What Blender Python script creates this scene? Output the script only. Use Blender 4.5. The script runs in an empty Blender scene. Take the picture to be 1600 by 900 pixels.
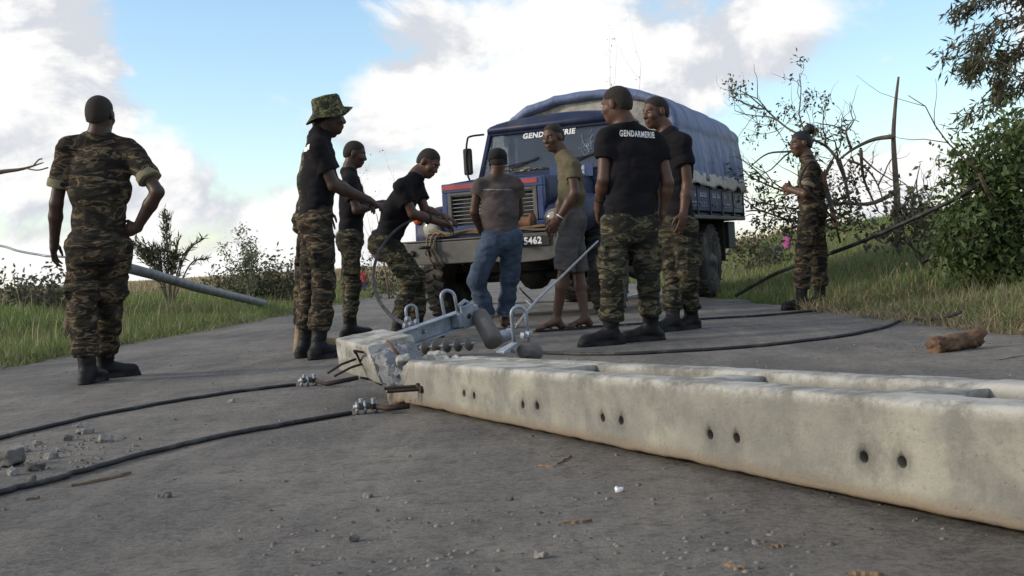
import bpy, bmesh, math, random
import numpy as np
from mathutils import Vector, Matrix
from mathutils.bvhtree import BVHTree

# ------------------------------------------------------------------ camera
SC = bpy.context.scene
COL = SC.collection
FPX, CAM_H, HOR, SLOPE = 1900.0, 0.57, 414.0, 0.06
ROLL = math.atan(SLOPE)
PITCH = math.atan((450 - HOR) * math.cos(ROLL) / FPX)
cam_d = bpy.data.cameras.new('camera')
cam_d.sensor_width = 36.0
cam_d.lens = 36.0 * FPX / 1600.0
cam_d.clip_start, cam_d.clip_end = 0.05, 3000
cam = bpy.data.objects.new('camera', cam_d)
COL.objects.link(cam)
cam.location = (0, 0, CAM_H)
cam.rotation_euler = (Matrix.Rotation(math.pi / 2 - PITCH, 4, 'X') @ Matrix.Rotation(-ROLL, 4, 'Z')).to_euler()
SC.camera = cam

def ray(px, py):
    x, y = px - 800, 450 - py
    c, s = math.cos(ROLL), math.sin(ROLL)
    xr, yr = c * x + s * y, -s * x + c * y
    cp, sp = math.cos(PITCH), math.sin(PITCH)
    return np.array([xr, FPX * cp + yr * sp, -FPX * sp + yr * cp])

def at(px, py, Y):
    r = ray(px, py); p = r / r[1] * Y; p[2] += CAM_H
    return p

def G(px, py, z=0.0):
    r = ray(px, py); p = r * ((z - CAM_H) / r[2]); p[2] = z
    return p

# ------------------------------------------------------------------ sky, sun, exposure
SUN_AZ, SUN_EL = math.radians(-97), math.radians(21)   # azimuth from +Y towards +X
W = bpy.data.worlds.new('World'); SC.world = W; W.use_nodes = True
nt = W.node_tree; nt.nodes.clear()
def N(tree, kind, **kw):
    n = tree.nodes.new(kind)
    for k, v in kw.items():
        setattr(n, k, v)
    return n
def L(tree, a, b): tree.links.new(a, b)
def wmath(op, a, b=None, c=None, clamp=False):
    n = N(nt, 'ShaderNodeMath', operation=op, use_clamp=clamp)
    for i, v in enumerate((a, b, c)):
        if v is None: continue
        if isinstance(v, (int, float)): n.inputs[i].default_value = v
        else: L(nt, v, n.inputs[i])
    return n.outputs[0]
w_out = N(nt, 'ShaderNodeOutputWorld'); w_bg = N(nt, 'ShaderNodeBackground')
w_bg.inputs['Strength'].default_value = 0.12
L(nt, w_bg.outputs[0], w_out.inputs[0])
sky = N(nt, 'ShaderNodeTexSky', sky_type='NISHITA', sun_disc=False)
sky.sun_elevation, sky.sun_rotation = SUN_EL, SUN_AZ
sky.air_density, sky.dust_density, sky.ozone_density = 1.0, 0.6, 1.6
tc = N(nt, 'ShaderNodeTexCoord')
mp = N(nt, 'ShaderNodeMapping'); L(nt, tc.outputs['Generated'], mp.inputs[0])
mp.inputs['Scale'].default_value = (1, 1, 1.5); mp.inputs['Location'].default_value = (3.1, 0.4, 1.7)
n1 = N(nt, 'ShaderNodeTexNoise'); L(nt, mp.outputs[0], n1.inputs['Vector'])
n1.inputs['Scale'].default_value = 7.5; n1.inputs['Detail'].default_value = 12; n1.inputs['Roughness'].default_value = 0.57
n1.inputs['Distortion'].default_value = 0.35
n2 = N(nt, 'ShaderNodeTexNoise'); L(nt, mp.outputs[0], n2.inputs['Vector'])
n2.inputs['Scale'].default_value = 8.0; n2.inputs['Detail'].default_value = 9; n2.inputs['Distortion'].default_value = 0.5
def blob(px, py, rad, w):
    d = ray(px, py); d = d / np.linalg.norm(d)
    vm = N(nt, 'ShaderNodeVectorMath', operation='DISTANCE'); L(nt, tc.outputs['Generated'], vm.inputs[0])
    vm.inputs[1].default_value = tuple(d)
    mr = N(nt, 'ShaderNodeMapRange', interpolation_type='SMOOTHSTEP'); L(nt, vm.outputs['Value'], mr.inputs[0])
    mr.inputs[1].default_value = rad; mr.inputs[2].default_value = 0; mr.inputs[3].default_value = 0; mr.inputs[4].default_value = w
    return mr.outputs[0]
# clouds drift in banks; each entry is a bank or a gap between banks, by direction
cov = n1.outputs[0]
for b in [(390, 70, .13, -.17), (330, 150, .10, -.12), (455, 190, .06, -.08), (1400, 50, .14, -.17), (1520, 110, .10, -.10), (1230, 130, .08, -.05), (1330, 150, .06, -.08), (540, 20, .06, -.10), (750, 130, .045, -.12), (660, 215, .04, -.11), (480, 300, .06, -.06), (230, 130, .06, -.07), (240, 40, .06, -.06),
          (860, 60, .11, .11), (150, 170, .14, .06), (640, 90, .09, .10), (700, 200, .10, .09), (1190, 60, .08, .10), (1400, 210, .11, .10), (1200, 90, .06, .08),
          (60, 40, .12, .09), (330, 310, .17, .10), (80, 330, .14, .08), (520, 260, .10, .06), (1420, 250, .12, .06), (950, 130, .09, .08), (430, 160, .03, .10), (600, 300, .12, .07), (100, 330, .12, .04), (1040, 110, .06, .06)]:
    cov = wmath('ADD', cov, blob(*b))
mask = N(nt, 'ShaderNodeMapRange', interpolation_type='SMOOTHSTEP'); L(nt, cov, mask.inputs[0])
mask.inputs[1].default_value = 0.43; mask.inputs[2].default_value = 0.59
# relief: the same cloud field sampled a little towards the sun
mp2 = N(nt, 'ShaderNodeMapping'); L(nt, tc.outputs['Generated'], mp2.inputs[0])
mp2.inputs['Scale'].default_value = (1, 1, 1.5); mp2.inputs['Location'].default_value = (3.1 - .022, 0.4, 1.7 + .042)
n1b = N(nt, 'ShaderNodeTexNoise'); L(nt, mp2.outputs[0], n1b.inputs['Vector'])
for k_ in ('Scale', 'Detail', 'Roughness', 'Distortion'): n1b.inputs[k_].default_value = n1.inputs[k_].default_value
relief = wmath('MULTIPLY', wmath('SUBTRACT', n1b.outputs[0], n1.outputs[0]), 2.0)
gr = wmath('ADD', wmath('MULTIPLY_ADD', n2.outputs[0], .6, .2), relief)
for b in [(640, 80, .13, .20), (60, 30, .13, .16), (720, 60, .08, .10), (1100, 90, .09, .10), (860, 80, .13, -.24), (150, 200, .12, -.16), (700, 210, .09, -.18), (500, 260, .12, .06), (1180, 110, .08, .10), (90, 110, .05, .08), (360, 330, .12, .03)]:
    gr = wmath('ADD', gr, blob(*b))
grm = N(nt, 'ShaderNodeMapRange', interpolation_type='SMOOTHSTEP'); L(nt, gr, grm.inputs[0])
grm.inputs[1].default_value = 0.40; grm.inputs[2].default_value = 0.70
cmix = N(nt, 'ShaderNodeMix', data_type='RGBA'); L(nt, grm.outputs[0], cmix.inputs['Factor'])
cmix.inputs[6].default_value = (7.9, 7.85, 7.75, 1); cmix.inputs[7].default_value = (5.3, 5.5, 5.95, 1)
skyb = N(nt, 'ShaderNodeMix', data_type='RGBA', blend_type='MULTIPLY'); skyb.inputs['Factor'].default_value = 1
L(nt, sky.outputs[0], skyb.inputs[6]); skyb.inputs[7].default_value = (1.7, 1.75, 1.75, 1)
smix = N(nt, 'ShaderNodeMix', data_type='RGBA'); L(nt, mask.outputs[0], smix.inputs['Factor'])
L(nt, skyb.outputs[2], smix.inputs[6]); L(nt, cmix.outputs[2], smix.inputs[7])
L(nt, smix.outputs[2], w_bg.inputs[0])

sun_d = bpy.data.lights.new('sun', 'SUN'); sun_d.energy = 2.6; sun_d.angle = math.radians(8); sun_d.color = (1.0, 0.86, 0.68)
sun = bpy.data.objects.new('sun', sun_d); COL.objects.link(sun)
sdir = Vector((math.sin(SUN_AZ) * math.cos(SUN_EL), math.cos(SUN_AZ) * math.cos(SUN_EL), math.sin(SUN_EL)))
sun.rotation_euler = sdir.to_track_quat('Z', 'Y').to_euler()
SC.view_settings.view_transform = 'Standard'; SC.view_settings.look = 'None'
SC.view_settings.exposure = 0.12; SC.view_settings.gamma = 1.0
SC.cycles.max_bounces = 6; SC.cycles.transparent_max_bounces = 12

# ------------------------------------------------------------------ materials
def new_mat(name):
    m = bpy.data.materials.new(name); m.use_nodes = True
    t = m.node_tree; b = t.nodes['Principled BSDF']
    return m, t, b
def tex(t, kind, vec, **inp):
    n = N(t, kind)
    if vec is not None: L(t, vec, n.inputs['Vector'])
    for k, v in inp.items(): n.inputs[k].default_value = v
    return n
def ramp(t, fac, stops, mode='LINEAR'):
    r = N(t, 'ShaderNodeValToRGB'); L(t, fac, r.inputs[0]); cr = r.color_ramp; cr.interpolation = mode
    while len(cr.elements) < len(stops): cr.elements.new(0.5)
    for e, (p, c) in zip(cr.elements, stops): e.position = p; e.color = (*c, 1)
    return r.outputs[0]
def coords(t, scale=(1, 1, 1), which='Object'):
    c = N(t, 'ShaderNodeTexCoord'); m = N(t, 'ShaderNodeMapping'); L(t, c.outputs[which], m.inputs[0]); m.inputs['Scale'].default_value = scale
    return m.outputs[0]
def mixc(t, fac, a, b, blend='MIX'):
    n = N(t, 'ShaderNodeMix', data_type='RGBA', blend_type=blend)
    if isinstance(fac, (int, float)): n.inputs['Factor'].default_value = fac
    else: L(t, fac, n.inputs['Factor'])
    for i, v in ((6, a), (7, b)):
        if isinstance(v, tuple): n.inputs[i].default_value = (*v, 1)
        else: L(t, v, n.inputs[i])
    return n.outputs[2]
def bump(t, b, h, strength=0.3, dist=0.01):
    n = N(t, 'ShaderNodeBump'); n.inputs['Strength'].default_value = strength; n.inputs['Distance'].default_value = dist
    L(t, h, n.inputs['Height']); L(t, n.outputs[0], b.inputs['Normal'])
def plain(name, col, rough=0.6, metal=0.0, var=0.25, scale=6.0, bmp=0.1, bscale=60, dist=0.004, spec=0.4, dirt=None):
    m, t, b = new_mat(name)
    v = coords(t)
    n = tex(t, 'ShaderNodeTexNoise', v, Scale=scale, Detail=6.0, Roughness=0.6)
    lo = tuple(c * (1 - var) for c in col); hi = tuple(min(1, c * (1 + var)) for c in col)
    c = ramp(t, n.outputs[0], [(0.3, lo), (0.7, hi)])
    if dirt:
        n3 = tex(t, 'ShaderNodeTexNoise', v, Scale=scale * 0.6, Detail=8.0, Roughness=0.7)
        f = ramp(t, n3.outputs[0], [(dirt[1], (0, 0, 0)), (dirt[1] + 0.2, (1, 1, 1))])
        c = mixc(t, f, c, dirt[0])
    L(t, c, b.inputs['Base Color'])
    b.inputs['Roughness'].default_value = rough; b.inputs['Metallic'].default_value = metal; b.inputs['Specular IOR Level'].default_value = spec
    if bmp:
        n2 = tex(t, 'ShaderNodeTexNoise', v, Scale=bscale, Detail=4.0)
        bump(t, b, n2.outputs[0], bmp, dist)
    return m
def camo(name, cols, sx=5.2, sz=15.0):
    m, t, b = new_mat(name)
    v = coords(t, (sx, sx, sz))
    n = tex(t, 'ShaderNodeTexNoise', v, Scale=1.0, Detail=3.0, Roughness=0.55, Distortion=0.9)
    c = ramp(t, n.outputs[0], [(0.0, cols[0]), (0.415, cols[0]), (0.425, cols[1]), (0.505, cols[1]), (0.515, cols[2]), (0.56, cols[2]), (0.57, cols[3]), (0.63, cols[3]), (0.64, cols[1])])
    v2 = coords(t, (sx * 1.3, sx * 1.3, sz * 1.5))
    n2 = tex(t, 'ShaderNodeTexNoise', v2, Scale=1.0, Detail=2.0, Distortion=1.2)
    f = ramp(t, n2.outputs[0], [(0.54, (0, 0, 0)), (0.58, (1, 1, 1))])
    c = mixc(t, f, c, cols[0])
    L(t, c, b.inputs['Base Color']); b.inputs['Roughness'].default_value = 0.9; b.inputs['Specular IOR Level'].default_value = 0.15
    n3 = tex(t, 'ShaderNodeTexNoise', coords(t, (14, 14, 30)), Scale=1.0, Detail=5.0)
    bump(t, b, n3.outputs[0], 0.6, 0.012)
    return m
M = {}
M['camo_green'] = camo('camouflage_cloth', [(.017, .017, .014), (.044, .042, .028), (.118, .102, .064), (.03, .026, .019)])
M['camo_brown'] = camo('camouflage_cloth_brown', [(.016, .0145, .013), (.040, .034, .024), (.125, .098, .064), (.036, .021, .016)])
M['camo_bush'] = camo('camouflage_bush_hat', [(.02, .022, .015), (.05, .06, .026), (.17, .15, .08), (.03, .028, .02)], 22, 22)
M['khaki'] = plain('khaki_lining', (.17, .15, .095), .9, bmp=.3)
M['black_tee'] = plain('black_cotton', (.010, .0095, .012), .92, var=.3, bmp=.3, bscale=40, spec=.15, dist=.006)
M['grey_tee'] = plain('faded_grey_cotton', (.085, .072, .07), .92, var=.3, scale=9, bmp=.4, bscale=25, dist=.01, spec=.1)
M['olive_tee'] = plain('olive_cotton', (.115, .10, .065), .92, var=.2, bmp=.3, bscale=25, dist=.008, spec=.1)
M['denim'] = plain('blue_denim', (.055, .077, .118), .9, var=.45, scale=7, bmp=.4, bscale=45, dist=.006, spec=.1)
M['denim_cuff'] = plain('pale_denim_cuff', (.12, .15, .18), .9, bmp=.3)
M['grey_short'] = plain('grey_short_cloth', (.082, .078, .078), .92, var=.25, scale=8, bmp=.4, bscale=30, dist=.008, spec=.1)
M['skin'] = plain('dark_skin', (.085, .042, .028), .5, var=.15, scale=14, bmp=.08, bscale=120, dist=.002, spec=.35)
M['skin_deep'] = plain('deep_dark_skin', (.048, .026, .020), .5, var=.15, scale=14, bmp=.08, bscale=120, dist=.002, spec=.35)
M['hair'] = plain('black_hair', (.020, .0150, .0125), .85, bmp=.8, bscale=160, dist=.006)
M['eye'] = plain('eye_white', (.26, .23, .2), .3, bmp=0); M['iris'] = plain('dark_iris', (.01, .007, .005), .2, bmp=0)
M['lip'] = plain('lip', (.10, .042, .036), .45, bmp=0)
M['boot'] = plain('black_leather', (.010, .010, .0115), .6, var=.4, scale=12, bmp=.4, bscale=35, dist=.006, dirt=((.045, .04, .034), .62), spec=.22)
M['boot_tan'] = plain('tan_suede', (.24, .17, .09), .8, bmp=.3)
M['rubber'] = plain('black_rubber', (.016, .016, .016), .75, dirt=((.09, .082, .07), .55))
M['tyre'] = plain('dusty_tyre_rubber', (.022, .021, .021), .85, var=.3, bmp=.3, dirt=((.12, .108, .088), .47))
M['blue'] = plain('dark_blue_paint', (.011, .020, .062), .5, var=.3, scale=3, bmp=.08, dirt=((.05, .054, .068), .52), spec=.25)
M['blue_light'] = plain('faded_blue_paint', (.025, .05, .14), .45, var=.25, dirt=((.10, .10, .11), .58))
M['red'] = plain('faded_red_paint', (.33, .05, .055), .5)
M['white'] = plain('white_paint', (.72, .73, .75), .6, var=.08, bmp=.05)
M['white_worn'] = plain('worn_white_paint', (.42, .46, .55), .7, var=.25, scale=20, dirt=((.03, .045, .12), .5))
M['black_metal'] = plain('black_steel', (.012, .012, .013), .6, dirt=((.05, .045, .038), .6))
M['grey_metal'] = plain('grimy_grey_steel', (.095, .094, .09), .6, .2, var=.3, dirt=((.035, .03, .026), .55), bmp=.2)
M['slat'] = plain('grey_grille_paint', (.20, .205, .21), .5, var=.2, dirt=((.07, .065, .06), .6))
M['galv'] = plain('galvanised_steel', (.27, .31, .365), .5, .45, var=.3, scale=14, bmp=.25, dirt=((.15, .135, .12), .53))
M['rust'] = plain('rusty_steel', (.13, .065, .035), .8, .2, var=.4, scale=30, bmp=.4)
M['rebar'] = plain('brown_rebar', (.045, .03, .024), .7, .4, var=.4, scale=30, bmp=.5)
M['cable'] = plain('black_cable', (.014, .014, .017), .6, var=.3, bmp=.5, bscale=90, dirt=((.11, .10, .09), .52))
M['steel_rope'] = plain('steel_rope', (.30, .31, .32), .4, .6, bmp=.5, bscale=200)
M['hemp'] = plain('old_hemp_rope', (.15, .11, .07), .9, bmp=.6, bscale=90)
M['porcelain'] = plain('brown_grey_porcelain', (.10, .085, .075), .45, var=.3)
M['boot_grey'] = plain('grey_rubber_sleeve', (.095, .088, .085), .65, var=.25, bmp=.2)
M['lens'] = plain('headlight_lens', (.30, .29, .25), .15, bmp=0); M['orange'] = plain('orange_lens', (.5, .09, .02), .25, bmp=0)
M['bark'] = plain('grey_brown_bark', (.12, .085, .06), .9, var=.4, scale=10, bmp=.8, bscale=30, dist=.02)
M['twig'] = plain('bare_twig', (.13, .10, .08), .9)
M['wood'] = plain('split_brown_wood', (.12, .068, .04), .85, var=.55, scale=16, bmp=.9, bscale=40, dist=.015)
M['print_faded'] = plain('worn_pale_print', (.22, .205, .2), .9, var=.3, scale=60, dirt=((.085, .072, .07), .5))
M['chip'] = plain('dry_wood_chip', (.15, .10, .065), .9, var=.4, scale=40)
M['fracture'] = plain('grey_fractured_concrete', (.17, .18, .195), .95, var=.4, scale=22, bmp=.9, bscale=70, dist=.012)
M['cap'] = plain('black_cap_cloth', (.009, .009, .010), .9)
M['hair_long'] = plain('glossy_black_hair', (.009, .008, .008), .6, bmp=.6, bscale=120, dist=.006)
M['post'] = plain('weathered_grey_post', (.16, .17, .185), .6, .2, var=.35, scale=5, bmp=.2, dirt=((.10, .085, .065), .55))
M['stone'] = plain('broken_concrete', (.21, .20, .19), .9, var=.3, scale=14, bmp=.8, bscale=50, dist=.01)
M['stone_dark'] = plain('dark_road_stone', (.10, .095, .09), .9, var=.3, scale=14, bmp=.8, bscale=50, dist=.01)
M['tarp'] = plain('blue_tarpaulin', (.10, .135, .25), .55, var=.25, scale=2.2, bmp=.5, bscale=7, dist=.05, dirt=((.22, .25, .32), .57))
M['tarp_edge'] = plain('pale_canvas', (.34, .33, .30), .8, var=.3, scale=8, bmp=.4, bscale=20, dist=.02)
M['red_tee'] = plain('red_cotton', (.38, .035, .035), .9); M['pink_tee'] = plain('magenta_cotton', (.27, .05, .17), .9)
M['blue_short'] = plain('blue_short_cloth', (.05, .06, .14), .9)
M['gun'] = plain('rifle_black_steel', (.014, .014, .016), .5); M['gunwood'] = plain('rifle_wood', (.06, .032, .018), .6)

def leaf_mat(name, a, b2, trans=.25, patch=None):
    m, t, b = new_mat(name)
    oi = N(t, 'ShaderNodeNewGeometry')
    c = ramp(t, oi.outputs['Random Per Island'], [(0.0, a), (1.0, b2)])
    if patch:
        pn = tex(t, 'ShaderNodeTexNoise', coords(t), Scale=.7, Detail=5.0, Roughness=.65); c = mixc(t, ramp(t, pn.outputs[0], [(.45, (0, 0, 0)), (.68, (.85, .85, .85))]), c, patch)
    L(t, c, b.inputs['Base Color']); b.inputs['Roughness'].default_value = .6
    tr = N(t, 'ShaderNodeBsdfTranslucent'); L(t, c, tr.inputs[0])
    mx = N(t, 'ShaderNodeMixShader'); mx.inputs[0].default_value = trans
    L(t, b.outputs[0], mx.inputs[1]); L(t, tr.outputs[0], mx.inputs[2])
    L(t, mx.outputs[0], t.nodes['Material Output'].inputs[0])
    return m
M['leaf'] = leaf_mat('green_leaf', (.042, .068, .022), (.12, .165, .055), .35)
M['leaf_dry'] = leaf_mat('olive_leaf', (.05, .052, .03), (.12, .12, .065))
M['leaf_pale'] = leaf_mat('pale_leaf', (.09, .11, .06), (.2, .22, .12))
M['grass'] = leaf_mat('grass_blade', (.095, .15, .038), (.20, .27, .08), .4, (.18, .20, .08))
M['straw'] = leaf_mat('dry_straw', (.20, .165, .09), (.36, .30, .17), .3)

# ------------------------------------------------------------------ mesh helpers
def link(name, me, mat, parent=None, smooth=True, loc=None):
    o = bpy.data.objects.new(name, me); COL.objects.link(o)
    if mat is not None and len(me.materials) == 0: me.materials.append(mat)
    if smooth and len(me.polygons):
        me.polygons.foreach_set('use_smooth', np.ones(len(me.polygons), bool))
    if parent: o.parent = parent
    if loc is not None: o.location = loc
    return o
def tag(o, label=None, cat=None, group=None, kind=None):
    if label: o['label'] = label
    if cat: o['category'] = cat
    if group: o['group'] = group
    if kind: o['kind'] = kind
    return o
def empty(name, loc=(0, 0, 0), rz=0.0):
    o = bpy.data.objects.new(name, None); COL.objects.link(o); o.location = loc; o.rotation_euler = (0, 0, rz); o.empty_display_size = .1
    return o
def np_mesh(name, V, F):
    me = bpy.data.meshes.new(name)
    V = np.asarray(V, np.float32); F = np.asarray(F, np.int32)
    k = F.shape[1]
    me.vertices.add(len(V)); me.vertices.foreach_set('co', V.ravel())
    me.loops.add(F.size); me.loops.foreach_set('vertex_index', F.ravel())
    me.polygons.add(len(F)); me.polygons.foreach_set('loop_start', np.arange(0, F.size, k, dtype=np.int32))
    me.polygons.foreach_set('loop_total', np.full(len(F), k, np.int32))
    me.update(calc_edges=True)
    return me
def nrm(v):
    v = np.asarray(v, float); return v / max(1e-9, np.linalg.norm(v))
class MB:
    """collects simple solids into one mesh"""
    def __init__(self): self.v = []; self.f = []
    def add(self, vs, fs):
        o = len(self.v); self.v += [tuple(map(float, p)) for p in vs]; self.f += [[i + o for i in f] for f in fs]; return self
    def box(self, c, s, R=None):
        c = np.asarray(c, float); R = np.eye(3) if R is None else R
        vs = [c + R @ (np.array([x, y, z]) * np.asarray(s, float) / 2) for x in (-1, 1) for y in (-1, 1) for z in (-1, 1)]
        return self.add(vs, [(0, 1, 3, 2), (4, 6, 7, 5), (0, 4, 5, 1), (2, 3, 7, 6), (0, 2, 6, 4), (1, 5, 7, 3)])
    def hexa(self, b, t):
        """b, t: four bottom and four top corners in the same order"""
        return self.add(list(b) + list(t), [(3, 2, 1, 0), (4, 5, 6, 7), (0, 1, 5, 4), (1, 2, 6, 5), (2, 3, 7, 6), (3, 0, 4, 7)])
    def tube(self, P, r, n=8, cap=True):
        P = [np.asarray(p, float) for p in P]
        rs = r if hasattr(r, '__len__') else [r] * len(P)
        o = len(self.v); T0 = None; up = None
        for i, p in enumerate(P):
            T = nrm(P[min(i + 1, len(P) - 1)] - P[max(i - 1, 0)])
            if up is None:
                a = np.array([0, 0, 1.0]) if abs(T[2]) < .9 else np.array([1.0, 0, 0])
                up = nrm(a - T * np.dot(a, T))
            else: up = nrm(up - T * np.dot(up, T))
            s = np.cross(T, up)
            for k in range(n):
                a = 2 * math.pi * k / n
                self.v.append(tuple(p + rs[i] * (math.cos(a) * up + math.sin(a) * s)))
        for i in range(len(P) - 1):
            for k in range(n):
                a, b = o + i * n + k, o + i * n + (k + 1) % n
                self.f.append([a, b, b + n, a + n])
        if cap:
            self.f.append([o + k for k in range(n)][::-1]); e = o + (len(P) - 1) * n; self.f.append([e + k for k in range(n)])
        return self
    def lathe(self, prof, c, axis, n=24):
        """prof: (radius, height) pairs along axis from c"""
        ax = nrm(axis); a = np.array([0, 0, 1.0]) if abs(ax[2]) < .9 else np.array([1.0, 0, 0])
        u = nrm(np.cross(a, ax)); w = np.cross(ax, u); c = np.asarray(c, float); o = len(self.v)
        for r, h in prof:
            for k in range(n):
                t = 2 * math.pi * k / n
                self.v.append(tuple(c + ax * h + r * (math.cos(t) * u + math.sin(t) * w)))
        for i in range(len(prof) - 1):
            for k in range(n):
                a, b = o + i * n + k, o + i * n + (k + 1) % n
                self.f.append([a, b, b + n, a + n])
        self.f.append([o + k for k in range(n)][::-1]); e = o + (len(prof) - 1) * n; self.f.append([e + k for k in range(n)])
        return self
    def build(self, name, mat, parent=None, smooth=False, bevel=0.0, loc=None, seg=2):
        me = bpy.data.meshes.new(name); me.from_pydata(self.v, [], self.f)
        bm = bmesh.new(); bm.from_mesh(me)
        bmesh.ops.recalc_face_normals(bm, faces=bm.faces)
        if bevel:
            ed = [e for e in bm.edges if e.is_manifold and e.calc_face_angle(0) > .5]
            bmesh.ops.bevel(bm, geom=ed, offset=bevel, segments=seg, affect='EDGES', profile=.5, clamp_overlap=True)
        bm.to_mesh(me); bm.free()
        o = link(name, me, mat, parent, smooth, loc)
        return o
def spline(P, n=8):
    """smooth line through points"""
    P = [np.asarray(p, float) for p in P]; Q = [2 * P[0] - P[1]] + P + [2 * P[-1] - P[-2]]; out = []
    for i in range(1, len(Q) - 2):
        a, b, c, d = Q[i - 1], Q[i], Q[i + 1], Q[i + 2]
        for k in range(n):
            t = k / n
            out.append(.5 * ((2 * b) + (-a + c) * t + (2 * a - 5 * b + 4 * c - d) * t * t + (-a + 3 * b - 3 * c + d) * t ** 3))
    out.append(P[-1]); return out

# ------------------------------------------------------------------ implicit solids -> mesh
def hash3(i, j, k, seed=0):
    n = (i * 374761393 + j * 668265263 + k * 2147483647 + seed * 974711) & 0x7fffffff
    n = ((n ^ (n >> 13)) * 1274126177) & 0x7fffffff
    return ((n ^ (n >> 16)) & 0xffff) / 65535.0
def vnoise(P, seed=0):
    I = np.floor(P).astype(np.int64); f = P - I; f = f * f * (3 - 2 * f)
    r = 0
    for dx in (0, 1):
        wx = f[..., 0] if dx else 1 - f[..., 0]
        for dy in (0, 1):
            wy = f[..., 1] if dy else 1 - f[..., 1]
            for dz in (0, 1):
                wz = f[..., 2] if dz else 1 - f[..., 2]
                r = r + wx * wy * wz * hash3(I[..., 0] + dx, I[..., 1] + dy, I[..., 2] + dz, seed)
    return r
def surface_nets(F, lo, h):
    S = F < 0
    nx, ny, nz = F.shape
    cnt = np.zeros((nx - 1, ny - 1, nz - 1), np.int8)
    for a in (0, 1):
        for b in (0, 1):
            for c in (0, 1):
                cnt += S[a:nx - 1 + a, b:ny - 1 + b, c:nz - 1 + c]
    act = (cnt > 0) & (cnt < 8)
    I = np.argwhere(act); idx = -np.ones(act.shape, np.int32); idx[act] = np.arange(len(I))
    pos = np.zeros((len(I), 3)); num = np.zeros(len(I))
    cs = [(a, b, c) for a in (0, 1) for b in (0, 1) for c in (0, 1)]
    val = {c: F[I[:, 0] + c[0], I[:, 1] + c[1], I[:, 2] + c[2]] for c in cs}
    for c in cs:
        for ax in range(3):
            if c[ax] == 0:
                d = list(c); d[ax] = 1; d = tuple(d)
                A, B = val[c], val[d]; x = (A < 0) != (B < 0)
                t = np.where(x, A / np.where(x, A - B, 1), 0)
                q = np.tile(np.array(c, float), (len(I), 1)); q[:, ax] += t
                pos += q * x[:, None]; num += x
    V = lo + (I + pos / num[:, None]) * h
    quads = []
    for ax in range(3):
        sl0 = [slice(1, -1)] * 3; sl1 = [slice(1, -1)] * 3
        sl0[ax] = slice(0, -1); sl1[ax] = slice(1, None)
        a, b = S[tuple(sl0)], S[tuple(sl1)]
        ch = a != b
        E = np.argwhere(ch); E[:, [i for i in range(3) if i != ax]] += 1
        fl = a[ch]
        u, v = [i for i in range(3) if i != ax]
        def cell(du, dv):
            C = E.copy(); C[:, u] -= du; C[:, v] -= dv
            return idx[C[:, 0], C[:, 1], C[:, 2]]
        q = np.stack([cell(1, 1), cell(0, 1), cell(0, 0), cell(1, 0)], 1)
        if ax == 1: fl = ~fl
        q[~fl] = q[~fl][:, ::-1]
        quads.append(q)
    Q = np.concatenate(quads); Q = Q[(Q >= 0).all(1)]
    return V, Q
def rc(a, b, r1, r2, k=.02, w=None, e=1.0, cap=None, op='+'):
    """tapered limb from a to b; w/e widen it along w; cap: 'b' flat end at b, 'ab' both"""
    return dict(t='rc', a=np.asarray(a, float), b=np.asarray(b, float), r1=r1, r2=r2, k=k, w=None if w is None else nrm(w), e=e, cap=cap, op=op)
def el(c, r, R=None, k=.02, op='+'):
    return dict(t='el', c=np.asarray(c, float), r=np.asarray(r, float), R=np.eye(3) if R is None else R, k=k, op=op)
def bx(c, s, R=None, rd=.005, k=.01, op='+'):
    return dict(t='bx', c=np.asarray(c, float), s=np.asarray(s, float) / 2, R=np.eye(3) if R is None else R, rd=rd, k=k, op=op)
def evalp(p, X):
    if p['t'] == 'rc':
        ba = p['b'] - p['a']; t = np.clip((X - p['a']) @ ba / max(1e-9, ba @ ba), 0, 1)
        q = X - (p['a'] + t[..., None] * ba)
        if p['w'] is not None:
            qw = q @ p['w']; q = q + p['w'] * (qw * (1 / p['e'] - 1))[..., None]
        d = np.sqrt((q * q).sum(-1)) - (p['r1'] + (p['r2'] - p['r1']) * t)
        n = nrm(ba)
        if p['cap'] and 'b' in p['cap']: d = np.maximum(d, (X - p['b']) @ n)
        if p['cap'] and 'a' in p['cap']: d = np.maximum(d, -((X - p['a']) @ n))
        return d
    q = (X - p['c']) @ p['R']
    if p['t'] == 'el':
        k0 = np.sqrt(((q / p['r']) ** 2).sum(-1)); k1 = np.sqrt(((q / p['r'] ** 2) ** 2).sum(-1))
        return k0 * (k0 - 1) / np.maximum(k1, 1e-6)
    q = np.abs(q) - (p['s'] - p['rd'])
    return np.sqrt((np.maximum(q, 0) ** 2).sum(-1)) + np.minimum(q.max(-1), 0) - p['rd']
def bounds(p):
    if p['t'] == 'rc':
        m = max(p['r1'], p['r2']) * max(1, p['e']); return np.minimum(p['a'], p['b']) - m, np.maximum(p['a'], p['b']) + m
    m = np.abs(p['R']) @ (p['r'] if p['t'] == 'el' else p['s']); return p['c'] - m, p['c'] + m
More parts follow.
